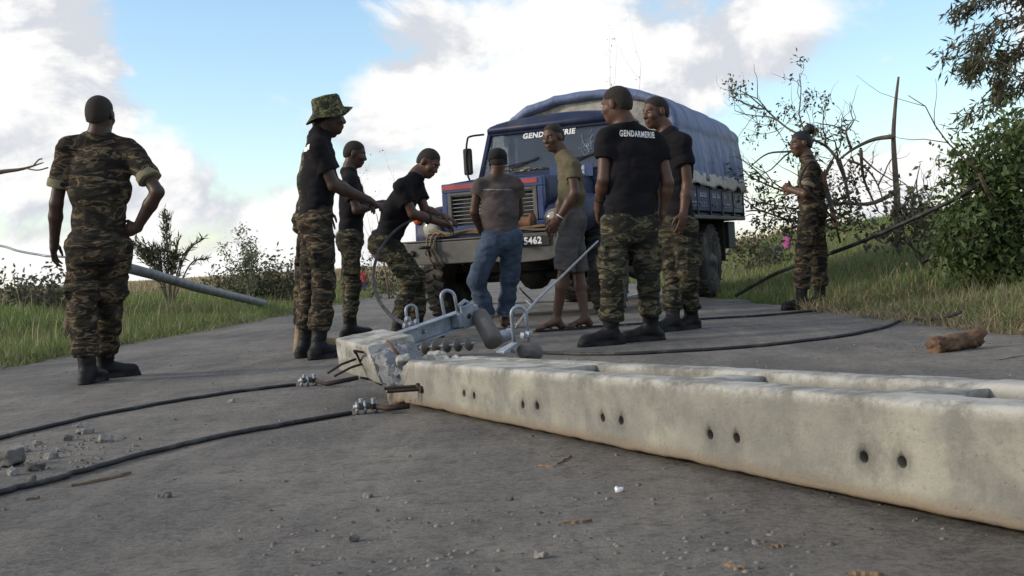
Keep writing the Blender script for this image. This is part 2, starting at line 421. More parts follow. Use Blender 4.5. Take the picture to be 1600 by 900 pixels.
def solid(prims, h, disp=None, cuts=(), pad=.02, cutfn=None):
    """union of prims; cuts: (point, normal) half-spaces that keep the side against the normal"""
    B = [bounds(p) for p in prims if p['op'] == '+']
    lo = np.min([b[0] for b in B], 0) - pad; hi = np.max([b[1] for b in B], 0) + pad
    n = np.ceil((hi - lo) / h).astype(int) + 1
    F = np.full(n, .08, np.float32)
    ax = [lo[i] + np.arange(n[i]) * h for i in range(3)]
    for p in prims:
        b0, b1 = bounds(p); m = p['k'] + 3 * h + .01
        i0 = np.maximum(np.floor((b0 - m - lo) / h).astype(int), 0); i1 = np.minimum(np.ceil((b1 + m - lo) / h).astype(int) + 1, n)
        if (i1 <= i0).any(): continue
        X = np.stack(np.meshgrid(*[ax[i][i0[i]:i1[i]] for i in range(3)], indexing='ij'), -1)
        d = evalp(p, X); sl = tuple(slice(i0[i], i1[i]) for i in range(3)); A = F[sl]; k = p['k']
        if p['op'] == '+':
            if k > 0:
                hh = np.maximum(k - np.abs(A - d), 0) / k
                F[sl] = np.minimum(A, d) - hh * hh * k * .25
            else: F[sl] = np.minimum(A, d)
        else:
            hh = np.maximum(k - np.abs(A + d), 0) / k
            F[sl] = np.maximum(A, -d) + hh * hh * k * .25
    if disp is not None or cuts or cutfn:
        X = np.stack(np.meshgrid(*ax, indexing='ij'), -1)
        if disp is not None:
            nearm = np.abs(F) < .05
            F[nearm] += disp(X[nearm])
        if cutfn is not None: F = np.maximum(F, cutfn(X))
        for c, nn in cuts: F = np.maximum(F, (X - np.asarray(c)) @ nrm(nn))
    F[0] = F[-1] = .05; F[:, 0] = F[:, -1] = .05; F[:, :, 0] = F[:, :, -1] = .05
    return surface_nets(F, lo, h)
def solid_obj(name, prims, h, mat, parent=None, origin=(0, 0, 0), **kw):
    V, Q = solid(prims, h, **kw)
    return link(name, np_mesh(name, V - np.asarray(origin), Q), mat, parent)

# ------------------------------------------------------------------ ground, road
ROAD_L = [(-30, -6.0), (0, -4.75), (9.86, -4.2), (19.7, -3.7), (60, -3.2), (160, -3.5), (1200, -6)]
ROAD_R = [(-30, 4.8), (0, 3.6), (7.4, 3.05), (13.8, 2.72), (20, 2.7), (60, 3.2), (160, 3.5), (1200, 6)]
def road_l(y): return np.interp(y, [p[0] for p in ROAD_L], [p[1] for p in ROAD_L])
def road_r(y): return np.interp(y, [p[0] for p in ROAD_R], [p[1] for p in ROAD_R])
def sstep(a, b, x):
    t = np.clip((x - a) / (b - a), 0, 1); return t * t * (3 - 2 * t)
def ground_z(x, y):
    x = np.asarray(x, float); y = np.asarray(y, float)
    dl = road_l(y) - x; dr = x - road_r(y)
    z = np.where(dl > 0, .30 * sstep(0, 2.6, dl) - .12 * sstep(4, 12, dl), 0.0)
    bank = 1.35 * sstep(-.2, 8.5, dr) * (1 - .55 * sstep(24, 60, y)) * (.55 + .45 * sstep(3, 12, y))
    z = z + np.where(dr > 0, bank, 0)
    und = vnoise(np.stack([x * .35, y * .35, 0 * x], -1), 3) - .5 + .35 * (vnoise(np.stack([x * 1.1, y * 1.1, 0 * x], -1), 5) - .5)
    off = np.maximum(np.maximum(dl, dr), 0)
    z = z + und * .22 * sstep(.1, 1.6, off)
    z = z + .0085 * np.clip(y - 34, 0, 190) * sstep(.2, 12, off)
    return z - .03 * (1 - sstep(0, .05, off))
def grid_mesh(name, xs, ys, zf):
    X, Y = np.meshgrid(xs, ys, indexing='ij'); V = np.stack([X, Y, zf(X, Y)], -1).reshape(-1, 3)
    nx, ny = X.shape; i = np.arange(nx - 1)[:, None] * ny + np.arange(ny - 1)[None]; i = i.ravel()
    return np_mesh(name, V, np.stack([i, i + ny, i + ny + 1, i + 1], 1))
xs = np.unique(np.concatenate([np.linspace(-900, -40, 14), np.linspace(-40, -14, 20), np.linspace(-14, 14, 150), np.linspace(14, 40, 20), np.linspace(40, 900, 14)]))
ys = np.unique(np.concatenate([np.linspace(-60, 3, 14), np.linspace(3, 42, 170), np.linspace(42, 240, 60), np.linspace(240, 1500, 14)]))
m, t, b = new_mat('verge_soil')
v = coords(t)
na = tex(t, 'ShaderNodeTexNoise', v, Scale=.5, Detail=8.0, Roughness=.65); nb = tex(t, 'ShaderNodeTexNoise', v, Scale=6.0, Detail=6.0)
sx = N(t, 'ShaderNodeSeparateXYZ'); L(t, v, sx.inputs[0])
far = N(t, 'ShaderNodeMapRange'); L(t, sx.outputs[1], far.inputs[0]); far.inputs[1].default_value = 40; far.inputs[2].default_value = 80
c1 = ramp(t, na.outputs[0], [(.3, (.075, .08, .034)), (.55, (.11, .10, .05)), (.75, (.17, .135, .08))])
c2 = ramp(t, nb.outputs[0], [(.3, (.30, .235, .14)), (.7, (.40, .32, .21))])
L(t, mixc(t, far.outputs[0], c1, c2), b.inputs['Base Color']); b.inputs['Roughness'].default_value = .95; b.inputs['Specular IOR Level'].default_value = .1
bump(t, b, nb.outputs[0], .6, .06)
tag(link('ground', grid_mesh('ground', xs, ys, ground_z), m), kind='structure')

m, t, b = new_mat('dusty_asphalt')
v = coords(t)
n_a = tex(t, 'ShaderNodeTexNoise', v, Scale=.55, Detail=9.0, Roughness=.62, Distortion=.4)
n_b = tex(t, 'ShaderNodeTexNoise', v, Scale=3.2, Detail=8.0, Roughness=.68)
n_c = tex(t, 'ShaderNodeTexNoise', v, Scale=48.0, Detail=7.0, Roughness=.78)
n_e = tex(t, 'ShaderNodeTexNoise', coords(t, (2.2, .5, 1)), Scale=1.6, Detail=7.0, Roughness=.65)
vor = tex(t, 'ShaderNodeTexVoronoi', v, Scale=85.0)
base = ramp(t, n_c.outputs[0], [(.32, (.05, .047, .0445)), (.48, (.112, .105, .099)), (.62, (.165, .156, .146)), (.74, (.27, .255, .236))])
dust = ramp(t, n_b.outputs[0], [(.3, (.175, .16, .138)), (.7, (.295, .268, .23))])
f1 = ramp(t, n_a.outputs[0], [(.42, (0, 0, 0)), (.62, (.75, .75, .75))])
f2 = ramp(t, n_e.outputs[0], [(.47, (0, 0, 0)), (.62, (.6, .6, .6))])
n_m = tex(t, 'ShaderNodeTexNoise', v, Scale=13.0, Detail=8.0, Roughness=.75)
c = mixc(t, f1, base, dust); c = mixc(t, f2, c, dust)
c = mixc(t, ramp(t, n_m.outputs[0], [(.36, (.7, .7, .7)), (.5, (0, 0, 0))]), c, (.07, .066, .062))
c = mixc(t, ramp(t, n_c.outputs[0], [(.3, (.6, .6, .6)), (.5, (0, 0, 0))]), c, (.05, .046, .043))
tar = ramp(t, n_a.outputs[0], [(.26, (1, 1, 1)), (.36, (0, 0, 0))])
c = mixc(t, tar, c, (.07, .07, .072))
grit = ramp(t, vor.outputs['Distance'], [(.06, (1, 1, 1)), (.16, (0, 0, 0))])
vcol = N(t, 'ShaderNodeSeparateColor'); L(t, vor.outputs['Color'], vcol.inputs[0])
gsel = ramp(t, vcol.outputs[0], [(.72, (0, 0, 0)), (.74, (1, 1, 1))])
gf = N(t, 'ShaderNodeMath', operation='MULTIPLY'); L(t, grit, gf.inputs[0]); L(t, gsel, gf.inputs[1])
gcol = ramp(t, vcol.outputs[1], [(.2, (.05, .05, .05)), (.6, (.22, .2, .18)), (.9, (.36, .33, .3))])
c = mixc(t, gf.outputs[0], c, gcol)
L(t, c, b.inputs['Base Color']); b.inputs['Roughness'].default_value = .85; b.inputs['Specular IOR Level'].default_value = .3
hs = N(t, 'ShaderNodeMath', operation='ADD'); L(t, n_c.outputs[0], hs.inputs[0]); L(t, gf.outputs[0], hs.inputs[1])
hs2 = N(t, 'ShaderNodeMath', operation='MULTIPLY_ADD'); L(t, n_m.outputs[0], hs2.inputs[0]); hs2.inputs[1].default_value = 1.6; L(t, hs.outputs[0], hs2.inputs[2])
bump(t, b, hs2.outputs[0], 1.0, .009)
def road_sheet():
    ys = np.concatenate([np.linspace(-25, 1.5, 12), np.linspace(1.5, 24, 150), np.linspace(25, 160, 50), np.linspace(170, 1100, 12)])
    us = np.linspace(0, 1, 70); V = []
    U, Y = np.meshgrid(us, ys, indexing='ij')
    l, r = road_l(Y), road_r(Y)
    jag = (vnoise(np.stack([Y * 1.6, 0 * Y, 0 * Y], -1), 9) - .5) * .35 + (vnoise(np.stack([Y * 6, 0 * Y, 0 * Y], -1), 10) - .5) * .12
    l = l + jag; r = r - jag[:, ::-1] * 1.3
    X = l + (r - l) * U
    Z = .004 * (vnoise(np.stack([X * .8, Y * .8, 0 * X], -1), 20) - .5) + .003 * (vnoise(np.stack([X * 3, Y * 3, 0 * X], -1), 21) - .5)
    Z = Z - .05 * (sstep(.985, 1, U) + sstep(.015, 0, U))
    Z = np.minimum(Z, .002)
    V = np.stack([X, Y, Z], -1).reshape(-1, 3); ny = len(ys)
    i = (np.arange(len(us) - 1)[:, None] * ny + np.arange(ny - 1)[None]).ravel()
    return np_mesh('road', V, np.stack([i, i + ny, i + ny + 1, i + 1], 1))
tag(link('road', road_sheet(), m), kind='structure')

# ------------------------------------------------------------------ fallen concrete pole
m, t, b = new_mat('weathered_concrete')
v = coords(t)
n_a = tex(t, 'ShaderNodeTexNoise', v, Scale=3.0, Detail=8.0, Roughness=.6, Distortion=.5)
n_b = tex(t, 'ShaderNodeTexNoise', v, Scale=45.0, Detail=6.0, Roughness=.7)
n_p = tex(t, 'ShaderNodeTexNoise', v, Scale=6.5, Detail=9.0, Roughness=.72)
c = ramp(t, n_a.outputs[0], [(.30, (.185, .183, .165)), (.52, (.255, .250, .218)), (.72, (.34, .33, .27))])
f = ramp(t, n_p.outputs[0], [(.38, (.8, .8, .8)), (.56, (0, 0, 0))])
c = mixc(t, f, c, (.155, .152, .14))
c = mixc(t, ramp(t, n_b.outputs[0], [(.28, (.75, .75, .75)), (.42, (0, 0, 0))]), c, (.17, .16, .14))
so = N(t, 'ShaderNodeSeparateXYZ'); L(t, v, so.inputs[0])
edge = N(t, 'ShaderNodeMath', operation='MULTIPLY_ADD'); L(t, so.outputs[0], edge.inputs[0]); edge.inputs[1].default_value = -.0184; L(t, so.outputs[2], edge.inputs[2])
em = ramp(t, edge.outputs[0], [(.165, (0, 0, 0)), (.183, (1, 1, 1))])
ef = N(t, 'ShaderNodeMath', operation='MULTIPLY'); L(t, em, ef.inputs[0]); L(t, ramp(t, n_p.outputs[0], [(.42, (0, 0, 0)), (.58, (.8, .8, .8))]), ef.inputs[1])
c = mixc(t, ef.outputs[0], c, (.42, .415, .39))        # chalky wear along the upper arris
low = N(t, 'ShaderNodeMapRange'); L(t, so.outputs[2], low.inputs[0])
low.inputs[1].default_value = .06; low.inputs[2].default_value = .025
soil = N(t, 'ShaderNodeMath', operation='MULTIPLY'); L(t, low.outputs[0], soil.inputs[0]); L(t, ramp(t, n_p.outputs[0], [(.3, (.5, .5, .5)), (.6, (1, 1, 1))]), soil.inputs[1])
c = mixc(t, soil.outputs[0], c, (.20, .15, .10))      # soil stuck along the underside edge
POLE_A = np.array([-.436, 5.027, 0])
PD = nrm(np.array([.4355, -.9, 0])); PN = np.array([-PD[1], PD[0], 0])     # along to the base, and across away from camera
POLE_L = 4.4
HOLES = [(.535, .1), (.629, .099), (1.031, .096), (1.141, .101), (1.568, .099), (1.676, .101), (2.119, .104), (2.234, .107), (2.687, .112), (2.801, .115), (3.25, .118), (3.36, .12)]
ring = None
for s, hz in HOLES:
    vm = N(t, 'ShaderNodeVectorMath', operation='DISTANCE'); L(t, v, vm.inputs[0]); vm.inputs[1].default_value = (s, -.004, hz)
    mr = N(t, 'ShaderNodeMapRange', interpolation_type='SMOOTHSTEP'); L(t, vm.outputs['Value'], mr.inputs[0])
    mr.inputs[1].default_value = .048; mr.inputs[2].default_value = .014; mr.inputs[3].default_value = 0; mr.inputs[4].default_value = .85
    if ring is None: ring = mr.outputs[0]
    else:
        mx = N(t, 'ShaderNodeMath', operation='MAXIMUM'); L(t, ring, mx.inputs[0]); L(t, mr.outputs[0], mx.inputs[1]); ring = mx.outputs[0]
rn = N(t, 'ShaderNodeMath', operation='MULTIPLY'); L(t, ring, rn.inputs[0]); L(t, ramp(t, n_p.outputs[0], [(.25, (1, 1, 1)), (.75, (.2, .2, .2))]), rn.inputs[1])
c = mixc(t, rn.outputs[0], c, (.13, .12, .105))       # rust-damp stains round the bolt holes
L(t, c, b.inputs['Base Color']); b.inputs['Roughness'].default_value = .9; b.inputs['Specular IOR Level'].default_value = .2
hh = N(t, 'ShaderNodeMath', operation='ADD'); L(t, n_b.outputs[0], hh.inputs[0]); L(t, n_p.outputs[0], hh.inputs[1])
pv = tex(t, 'ShaderNodeTexVoronoi', v, Scale=38.0); pit = ramp(t, pv.outputs['Distance'], [(.06, (.65, .65, .65)), (.14, (1, 1, 1))])
hh2 = N(t, 'ShaderNodeMath', operation='MULTIPLY_ADD'); L(t, hh.outputs[0], hh2.inputs[0]); hh2.inputs[1].default_value = 1.0; L(t, pit, hh2.inputs[2])
bump(t, b, hh2.outputs[0], .7, .006)
M['concrete'] = m

pole = empty('concrete_pole', tuple(POLE_A), math.atan2(PD[1], PD[0]))
tag(pole, 'long weathered concrete utility pole lying across the road in the foreground', 'utility pole')
# pole frame: x along towards the base, y away from the camera, z up; the pole tapers towards its tip
def pole_h(x): return .195 + .0184 * x
def pole_w(x): return .295 + .037 * x
def prism_x(mb, x0, x1, y0, y1, z0, z1, nseg, jag=0, rd=.013):
    """bar along x; y0..y1 and z0..z1 are shares of the pole's width and height; finely cut so that its faces can be uneven"""
    a = np.arange(0, 91, 22.5); full = []
    def outline(x):
        Y0, Y1, Z0, Z1 = y0 * pole_w(x), y1 * pole_w(x), z0 * pole_h(x), z1 * pole_h(x); P = []
        for (cy, cz, a0) in ((Y1 - rd, Z1 - rd, 0), (Y0 + rd, Z1 - rd, 90), (Y0 + rd, Z0 + rd, 180), (Y1 - rd, Z0 + rd, 270)):
            for q in a: P.append((cy + rd * math.cos(math.radians(a0 + q)), cz + rd * math.sin(math.radians(a0 + q))))
        out = []
        for i_, p in enumerate(P):
            q = P[(i_ + 1) % len(P)]; out.append(p)
            if (i_ + 1) % len(a) == 0:
                for k in range(1, 7): out.append((p[0] + (q[0] - p[0]) * k / 7, p[1] + (q[1] - p[1]) * k / 7))
        return np.array(out), (Y0 + Y1) / 2, (Z0 + Z1) / 2
    n = len(outline(0)[0]); o = len(mb.v); corner = np.zeros(n, bool)
    for c in range(4): corner[c * (len(a) + 6):c * (len(a) + 6) + len(a)] = True
    for i_ in range(nseg + 1):
        x = x0 + (x1 - x0) * i_ / nseg; P, cy, cz = outline(x)
        q = np.concatenate([np.full((n, 1), x), P], 1)
        e = (vnoise(q * 9, 2) - .5) * .0035 + (vnoise(q * 45, 4) - .5) * .002
        e -= corner * np.maximum(0, vnoise(q * np.array([13, 5, 5]), 11) - .62) * np.where(P[:, 1] > cz, .035, .012)
        d = P - np.array([cy, cz]); l = np.linalg.norm(d, axis=1)
        P = np.array([cy, cz]) + d * ((l + e) / l)[:, None]
        xx = np.full(n, x) - (jag * vnoise(q * 22 + 5, 8) if i_ == 0 else 0)
        mb.v += [(float(a_), float(b_[0]), float(b_[1])) for a_, b_ in zip(xx, P)]
    for i_ in range(nseg):
        for k in range(n):
            a_, c_ = o + i_ * n + k, o + i_ * n + (k + 1) % n
            mb.f.append([a_, c_, c_ + n, a_ + n])
    mb.f.append([o + k for k in range(n)][::-1]); e = o + nseg * n; mb.f.append([e + k for k in range(n)])
ZT = .2
near = MB(); prism_x(near, -.06, POLE_L, 0, .27, .075, 1.0, 220, jag=.05)
near_o = near.build('near_rail', M['concrete'], pole, smooth=True)
farr = MB(); prism_x(farr, .0, POLE_L, .76, 1.0, .0, 1.0, 160, jag=.05); farr.build('far_rail', M['concrete'], pole, smooth=True)
def web(x0, x1, z1=.96):
    w = MB(); prism_x(w, x0, x1, .262, .768, .12, z1, max(3, int((x1 - x0) / .04)), rd=.012); w.build('cross_web', M['concrete'], pole, smooth=True)
web(-.02, 1.10, .985)
for x0, x1 in ((1.84, 1.99), (2.60, 2.76), (3.4, 3.56), (4.2, 4.38)): web(x0, x1)
web_floor = MB(); prism_x(web_floor, 1.0, POLE_L - .05, .262, .768, .10, .34, 60, rd=.012); web_floor.build('rubble_fill', M['stone_dark'], pole, smooth=True)
# real bolt holes through the near rail
cut = MB()
for s, hz in HOLES: cut.tube([(s, -.05, hz), (s, .075, hz)], .0135, 12)
cyl = cut.build('bolt_hole_cutter', None)
cyl.parent = pole
md = near_o.modifiers.new('hole', 'BOOLEAN'); md.operation = 'DIFFERENCE'; md.object = cyl; md.solver = 'EXACT'
bpy.context.view_layer.update()
me2 = bpy.data.meshes.new_from_object(near_o.evaluated_get(bpy.context.evaluated_depsgraph_get()))
near_o.modifiers.clear(); near_o.data = me2; bpy.data.objects.remove(cyl)
for y, z in ((.0, .098), (.03, .088)):     # two bolts left in the first holes
    bb = MB().tube([(.05 + y - .03, -.13, z), (.08 + y, .02, z)], .0075, 8)
    bb.lathe([(.016, 0), (.016, .012)], (.08 + y, -.012, z), (0, 1, 0), 6); bb.build('bolt', M['rebar'], pole)
# crumbled end of the pole and the snapped-off head, still hanging on its bars
rough = lambda a, fr, sd: (lambda X: a * (vnoise(X * fr, sd) - .5) + a * .7 * (vnoise(X * fr * 2.3, sd + 1) - .5) + a * .5 * (vnoise(X * fr * 5.1, sd + 2) - .5))
pr = [bx((-.04, .05, .10), (.16, .085, .15), rd=.012), bx((-.05, .17, .10), (.2, .2, .14), np.array(Matrix.Rotation(.25, 3, 'Y')), rd=.012, k=.012), bx((-.20, .06, .07), (.20, .08, .10), np.array(Matrix.Rotation(-.4, 3, 'Y') @ Matrix.Rotation(.3, 3, 'Z')), rd=.01, k=.012),
      bx((-.17, .2, .13), (.14, .1, .06), np.array(Matrix.Rotation(.6, 3, 'Y') @ Matrix.Rotation(.5, 3, 'X')), rd=.008, k=.01), bx((-.13, .12, .17), (.07, .06, .04), np.array(Matrix.Rotation(-.5, 3, 'Y') @ Matrix.Rotation(.8, 3, 'Z')), rd=.008, k=.01)]
def frac(a, fr, sd):      # broken stone: ridged, faceted
    return lambda X: a * (np.abs(vnoise(X * fr, sd) - .5) * 2 - .5) + a * .6 * (vnoise(X * fr * 2.4, sd + 1) - .5) + a * .35 * (vnoise(X * fr * 6, sd + 2) - .5)
solid_obj('crumbled_end', pr, .007, M['concrete'], pole, disp=frac(.022, 22, 3))
def basis(x, z=(0, 0, 1)):
    x = nrm(x); y = nrm(np.cross(z, x)); return np.stack([x, y, np.cross(x, y)], 1)
head = empty('snapped_pole_head', (-.9, 5.9, .0)); O = np.array(head.location)
tag(head, 'snapped-off concrete head of the fallen pole, crumbling, with rebar showing', 'concrete block')
hd = nrm(np.array([-.45, .89, .06])); R = basis(hd, (-.12, 0, 1)); hc = np.array([-.585, 5.50, .19])
cn = R @ nrm(np.array([-.80, -.25, .55]))          # the slanting break
cp = hc + R @ np.array([-.10, -.02, .03])
solid_obj('concrete', [bx(hc, (.66, .25, .16), R, rd=.010)], .0065, M['concrete'], head, origin=O, cuts=[(cp, cn)], disp=lambda X: .004 * (vnoise(X * 30, 3) - .5) + .003 * (vnoise(X * 80, 5) - .5) + .02 * np.maximum(0, vnoise(X * 17, 6) - .70))
solid_obj('fracture', [bx(hc + R @ np.array([-.10, .0, -.012]), (.42, .215, .125), R, rd=.01), bx(hc + R @ np.array([-.30, .02, -.03]), (.14, .15, .10), R @ np.array(Matrix.Rotation(.5, 3, 'Z')), rd=.008, k=.01), bx(hc + R @ np.array([-.22, -.05, .03]), (.16, .09, .07), R @ np.array(Matrix.Rotation(.6, 3, 'Y')), rd=.008, k=.01), bx(hc + R @ np.array([-.36, -.06, -.02]), (.09, .07, .05), R @ np.array(Matrix.Rotation(.9, 3, 'X')), rd=.006, k=.008)], .0065, M['fracture'], head, origin=O,
          cuts=[(cp + cn * .05, nrm(cn + R @ np.array([.5, 0, 0])))], disp=lambda X: frac(.020, 26, 3)(X))
for k_, (x_, y_, z_, sz) in enumerate(((-.40, -.05, -.05, .05), (-.36, .06, .035, .04), (-.42, .04, -.02, .045), (-.30, -.11, .01, .04), (-.38, -.10, -.06, .05))):
    solid_obj('crumb', [bx(hc + R @ np.array([x_, y_, z_]), (sz * 1.4, sz, sz * .7), R @ np.array(Matrix.Rotation(k_ * 1.3, 3, 'Z') @ Matrix.Rotation(k_ * .7, 3, 'X')), rd=.004)], .005, M['concrete' if k_ % 2 else 'fracture'], head, origin=O, disp=frac(.008, 45, k_))
for (a, b_) in (((512, 583), (556, 561)), ((522, 588), (575, 566)), ((553, 548), (592, 560)), ((553, 548), (563, 566)), ((563, 590), (596, 601))):
    P0, P1 = at(*a, 5.35), at(*b_, 5.45)
    MB().tube([P0 - O, (P0 + P1) / 2 - O + np.array([0, 0, .008]), P1 - O], .0055, 8).build('rebar', M['rebar'], head, smooth=True)
MB().tube([at(605, 533, 5.2) - O, at(622, 553, 5.14) - O], .007, 8).build('rebar', M['rust'], head, smooth=True)
# bars that still tie head and pole together
for i, (y, z) in enumerate(((.03, .06), (.09, .15), (.25, .07))):
    a = POLE_A + PD * -.02 + PN * y + np.array([0, 0, z]); bq = hc + R @ np.array([-.25, -.08 + .08 * i, -.03 + .03 * i])
    MB().tube([a - O, (a + bq) / 2 - O + np.array([.02, -.02, -.01 * i]), bq - O], .0075, 8).build('rebar', M['rust'], head, smooth=True)

# ------------------------------------------------------------------ crossarm with shackles
arm = empty('steel_crossarm', tuple(at(690, 560, 6.0)[:2]) + (0,)); O = np.array(arm.location)
tag(arm, 'pale galvanised steel channel crossarm with U shackles behind the pole end', 'crossarm')
A0, A1 = at(608, 537, 5.75), at(722, 496, 6.2)
ad = nrm(A1 - A0); R = basis(ad, (-.15, -.25, 1)); ln = np.linalg.norm(A1 - A0)
mid = (A0 + A1) / 2 - O
mb = MB(); mb.box(mid, (ln, .008, .082), R)
mb.box(mid + R @ np.array([0, -.02, .040]), (ln, .05, .007), R); mb.box(mid + R @ np.array([0, -.02, -.040]), (ln, .05, .007), R)
mb.build('channel', M['galv'], arm, bevel=.0015)
e = A1 - O
MB().box(e + R @ np.array([-.02, -.055, .012]), (.10, .012, .115), R).build('end_plate', M['galv'], arm, bevel=.002)
MB().box(e + R @ np.array([.055, -.03, .012]), (.035, .05, .08), R).build('lug', M['galv'], arm, bevel=.003)
MB().box(e + R @ np.array([-.085, -.035, .004]), (.03, .05, .07), R).build('lug', M['galv'], arm, bevel=.003)
MB().lathe([(.010, 0), (.013, .002), (.013, .02)], e + R @ np.array([-.02, -.07, .012]), R[:, 1], 8).build('bolt', M['black_metal'], arm)
MB().lathe([(.009, 0), (.012, .002), (.012, .016)], mid + R @ np.array([-.03, -.02, 0]), R[:, 1], 6).build('bolt', M['galv'], arm)
def u_shackle(base, w, hgt, r, lean, mat, parent, O, sx=1.0, name='u_shackle'):
    P = []; u = nrm(np.array([.93, .36, 0]))
    for k in range(15):
        a = math.pi * k / 14
        P.append(base + u * (-math.cos(a) * w / 2) * sx + np.array([lean * (hgt - w / 2 + math.sin(a) * w / 2), 0, hgt - w / 2 + math.sin(a) * w / 2]))
    P = [base - u * w / 2 * sx] + P + [base + u * w / 2 * sx]
    return MB().tube([p - O for p in P], r, 10).build(name, mat, parent, smooth=True)
u_shackle(at(706, 497, 6.12), .072, .140, .0085, -.12, M['galv'], arm, O)
u_shackle(at(645, 507, 6.0), .056, .096, .007, -.05, M['galv'], arm, O)
MB().tube([at(714, 490, 6.15) - O, at(717, 478, 6.15) - O, at(726, 470, 6.18) - O, at(735, 475, 6.2) - O, at(732, 486, 6.18) - O], .011, 8).build('hook_ring', M['galv'], arm, smooth=True)
for (x, y) in ((636, 499), (641, 506), (650, 503), (633, 509)): MB().lathe([(.014, -.012), (.016, 0), (.010, .014)], at(x, y, 5.95) - O, (.3, -.2, 1), 6).build('nut', M['galv'], arm)
# tension insulator strings beside the arm
def insulator(name, P0, P1, n, r, label, mat=M['porcelain']):
    P0, P1 = np.asarray(P0), np.asarray(P1); o = empty(name, (P0[0], P0[1], 0)); O = np.array(o.location); tag(o, label, 'insulator', 'insulator strings by the pole end')
    ax = nrm(P1 - P0); ln = np.linalg.norm(P1 - P0)
    MB().tube([P0 - O, P1 - O], .009, 8).build('rod', M['galv'], o, smooth=True)
    for k in range(n):
        c = P0 + ax * ln * (k + .5) / n
        MB().lathe([(.012, -.018), (r * .8, -.012), (r, -.004), (r * .96, .004), (.022, .012), (.018, .02)], c - O, ax, 18).build('disc', mat, o, smooth=True)
    return o
z0 = .055
insulator('insulator_string', G(640, 545, z0), G(742, 536, z0 + .03), 6, .048, 'string of brown grey porcelain discs lying under the steel channel')
insulator('insulator_string', G(776, 530, z0), G(800, 520, z0), 3, .046, 'short string of pale discs lying right of the grey sleeve', M['galv'])
sl = empty('insulator_sleeve', tuple(G(770, 540)[:2]) + (0,)); O = np.array(sl.location)
tag(sl, 'thick grey rubber sleeve hanging off the end of the steel channel', 'insulator')
P0, P1 = at(749, 492, 6.2), at(772, 534, 6.05)
MB().lathe([(.026, -.012), (.042, 0), (.046, .03), (.048, np.linalg.norm(P1 - P0) * .8), (.05, np.linalg.norm(P1 - P0)), (.03, np.linalg.norm(P1 - P0) + .012)], P0 - O, P1 - P0, 20).build('sleeve', M['boot_grey'], sl, smooth=True)
MB().lathe([(.014, -.04), (.014, 0)], P0 - O, P1 - P0, 10).build('pin', M['galv'], sl, smooth=True)
# clevis shackle standing on the near clamp, steel rope runs through it
sh = empty('clevis_shackle', tuple(G(815, 562)[:2]) + (0,)); O = np.array(sh.location)
tag(sh, 'upright steel clevis shackle with the taut steel rope hooked through it', 'shackle')
SB = at(815, 541, 5.45)
u_shackle(SB, .07, .178, .0085, -.03, M['galv'], sh, O)
solid_obj('clamp_body', [el(at(826, 549, 5.45), (.058, .05, .042)), el(at(838, 552, 5.47), (.03, .04, .03), k=.02)], .006, M['boot_grey'], sh, origin=O, disp=rough(.006, 40, 6))
for (x, y) in ((818, 524), (826, 522)): MB().lathe([(.016, -.012), (.018, 0), (.016, .012)], at(x, y, 5.43) - O, (.2, -.1, 1), 6).build('nut', M['galv'], sh)
MB().hexa([at(775, 552, 5.4) - O, at(788, 553, 5.38) - O, at(808, 541, 5.4) - O, at(800, 539, 5.45) - O], [at(775, 548, 5.4) - O, at(788, 549, 5.38) - O, at(808, 535, 5.4) - O, at(800, 534, 5.45) - O]).build('strap', M['galv'], sh, bevel=.002)

# ------------------------------------------------------------------ cables and ropes
def cable(name, pts, r, mat, label, cat='cable', group=None, n=10, sub=7, sag=None):
    P = spline(pts, sub); rw = random.Random(len(label)); wob = r * .6 if not any(w in label for w in ('taut', 'loop', 'hanging')) else 0
    P = [p + np.array([rw.gauss(0, wob), rw.gauss(0, wob), 0]) * (0 < k_ < len(P) - 1) for k_, p in enumerate(P)]; P = spline(P[::2] + ([P[-1]] if len(P) % 2 == 0 else []), 4)
    o = MB().tube(P, r, n).build(name, mat, None, smooth=True)
    # origin at the first point
    p0 = Vector((P[0][0], P[0][1], 0)); o.data.transform(Matrix.Translation(-p0)); o.location = p0
    return tag(o, label, cat, group)
gz = .009
cable('cable', [G(x, y, gz) for x, y in ((-60, 702), (0, 684), (75, 666), (150, 649), (230, 634), (300, 622), (390, 609), (462, 601))], .009, M['cable'], 'black cable on the road left of the pole, the farther of two', group='stay cables left of the pole')
cable('cable', [G(x, y, gz) for x, y in ((-60, 786), (0, 768), (70, 752), (130, 736), (200, 716), (300, 691), (380, 674), (460, 660), (548, 645))], .0095, M['cable'], 'black cable on the road left of the pole, the nearer of two', group='stay cables left of the pole')
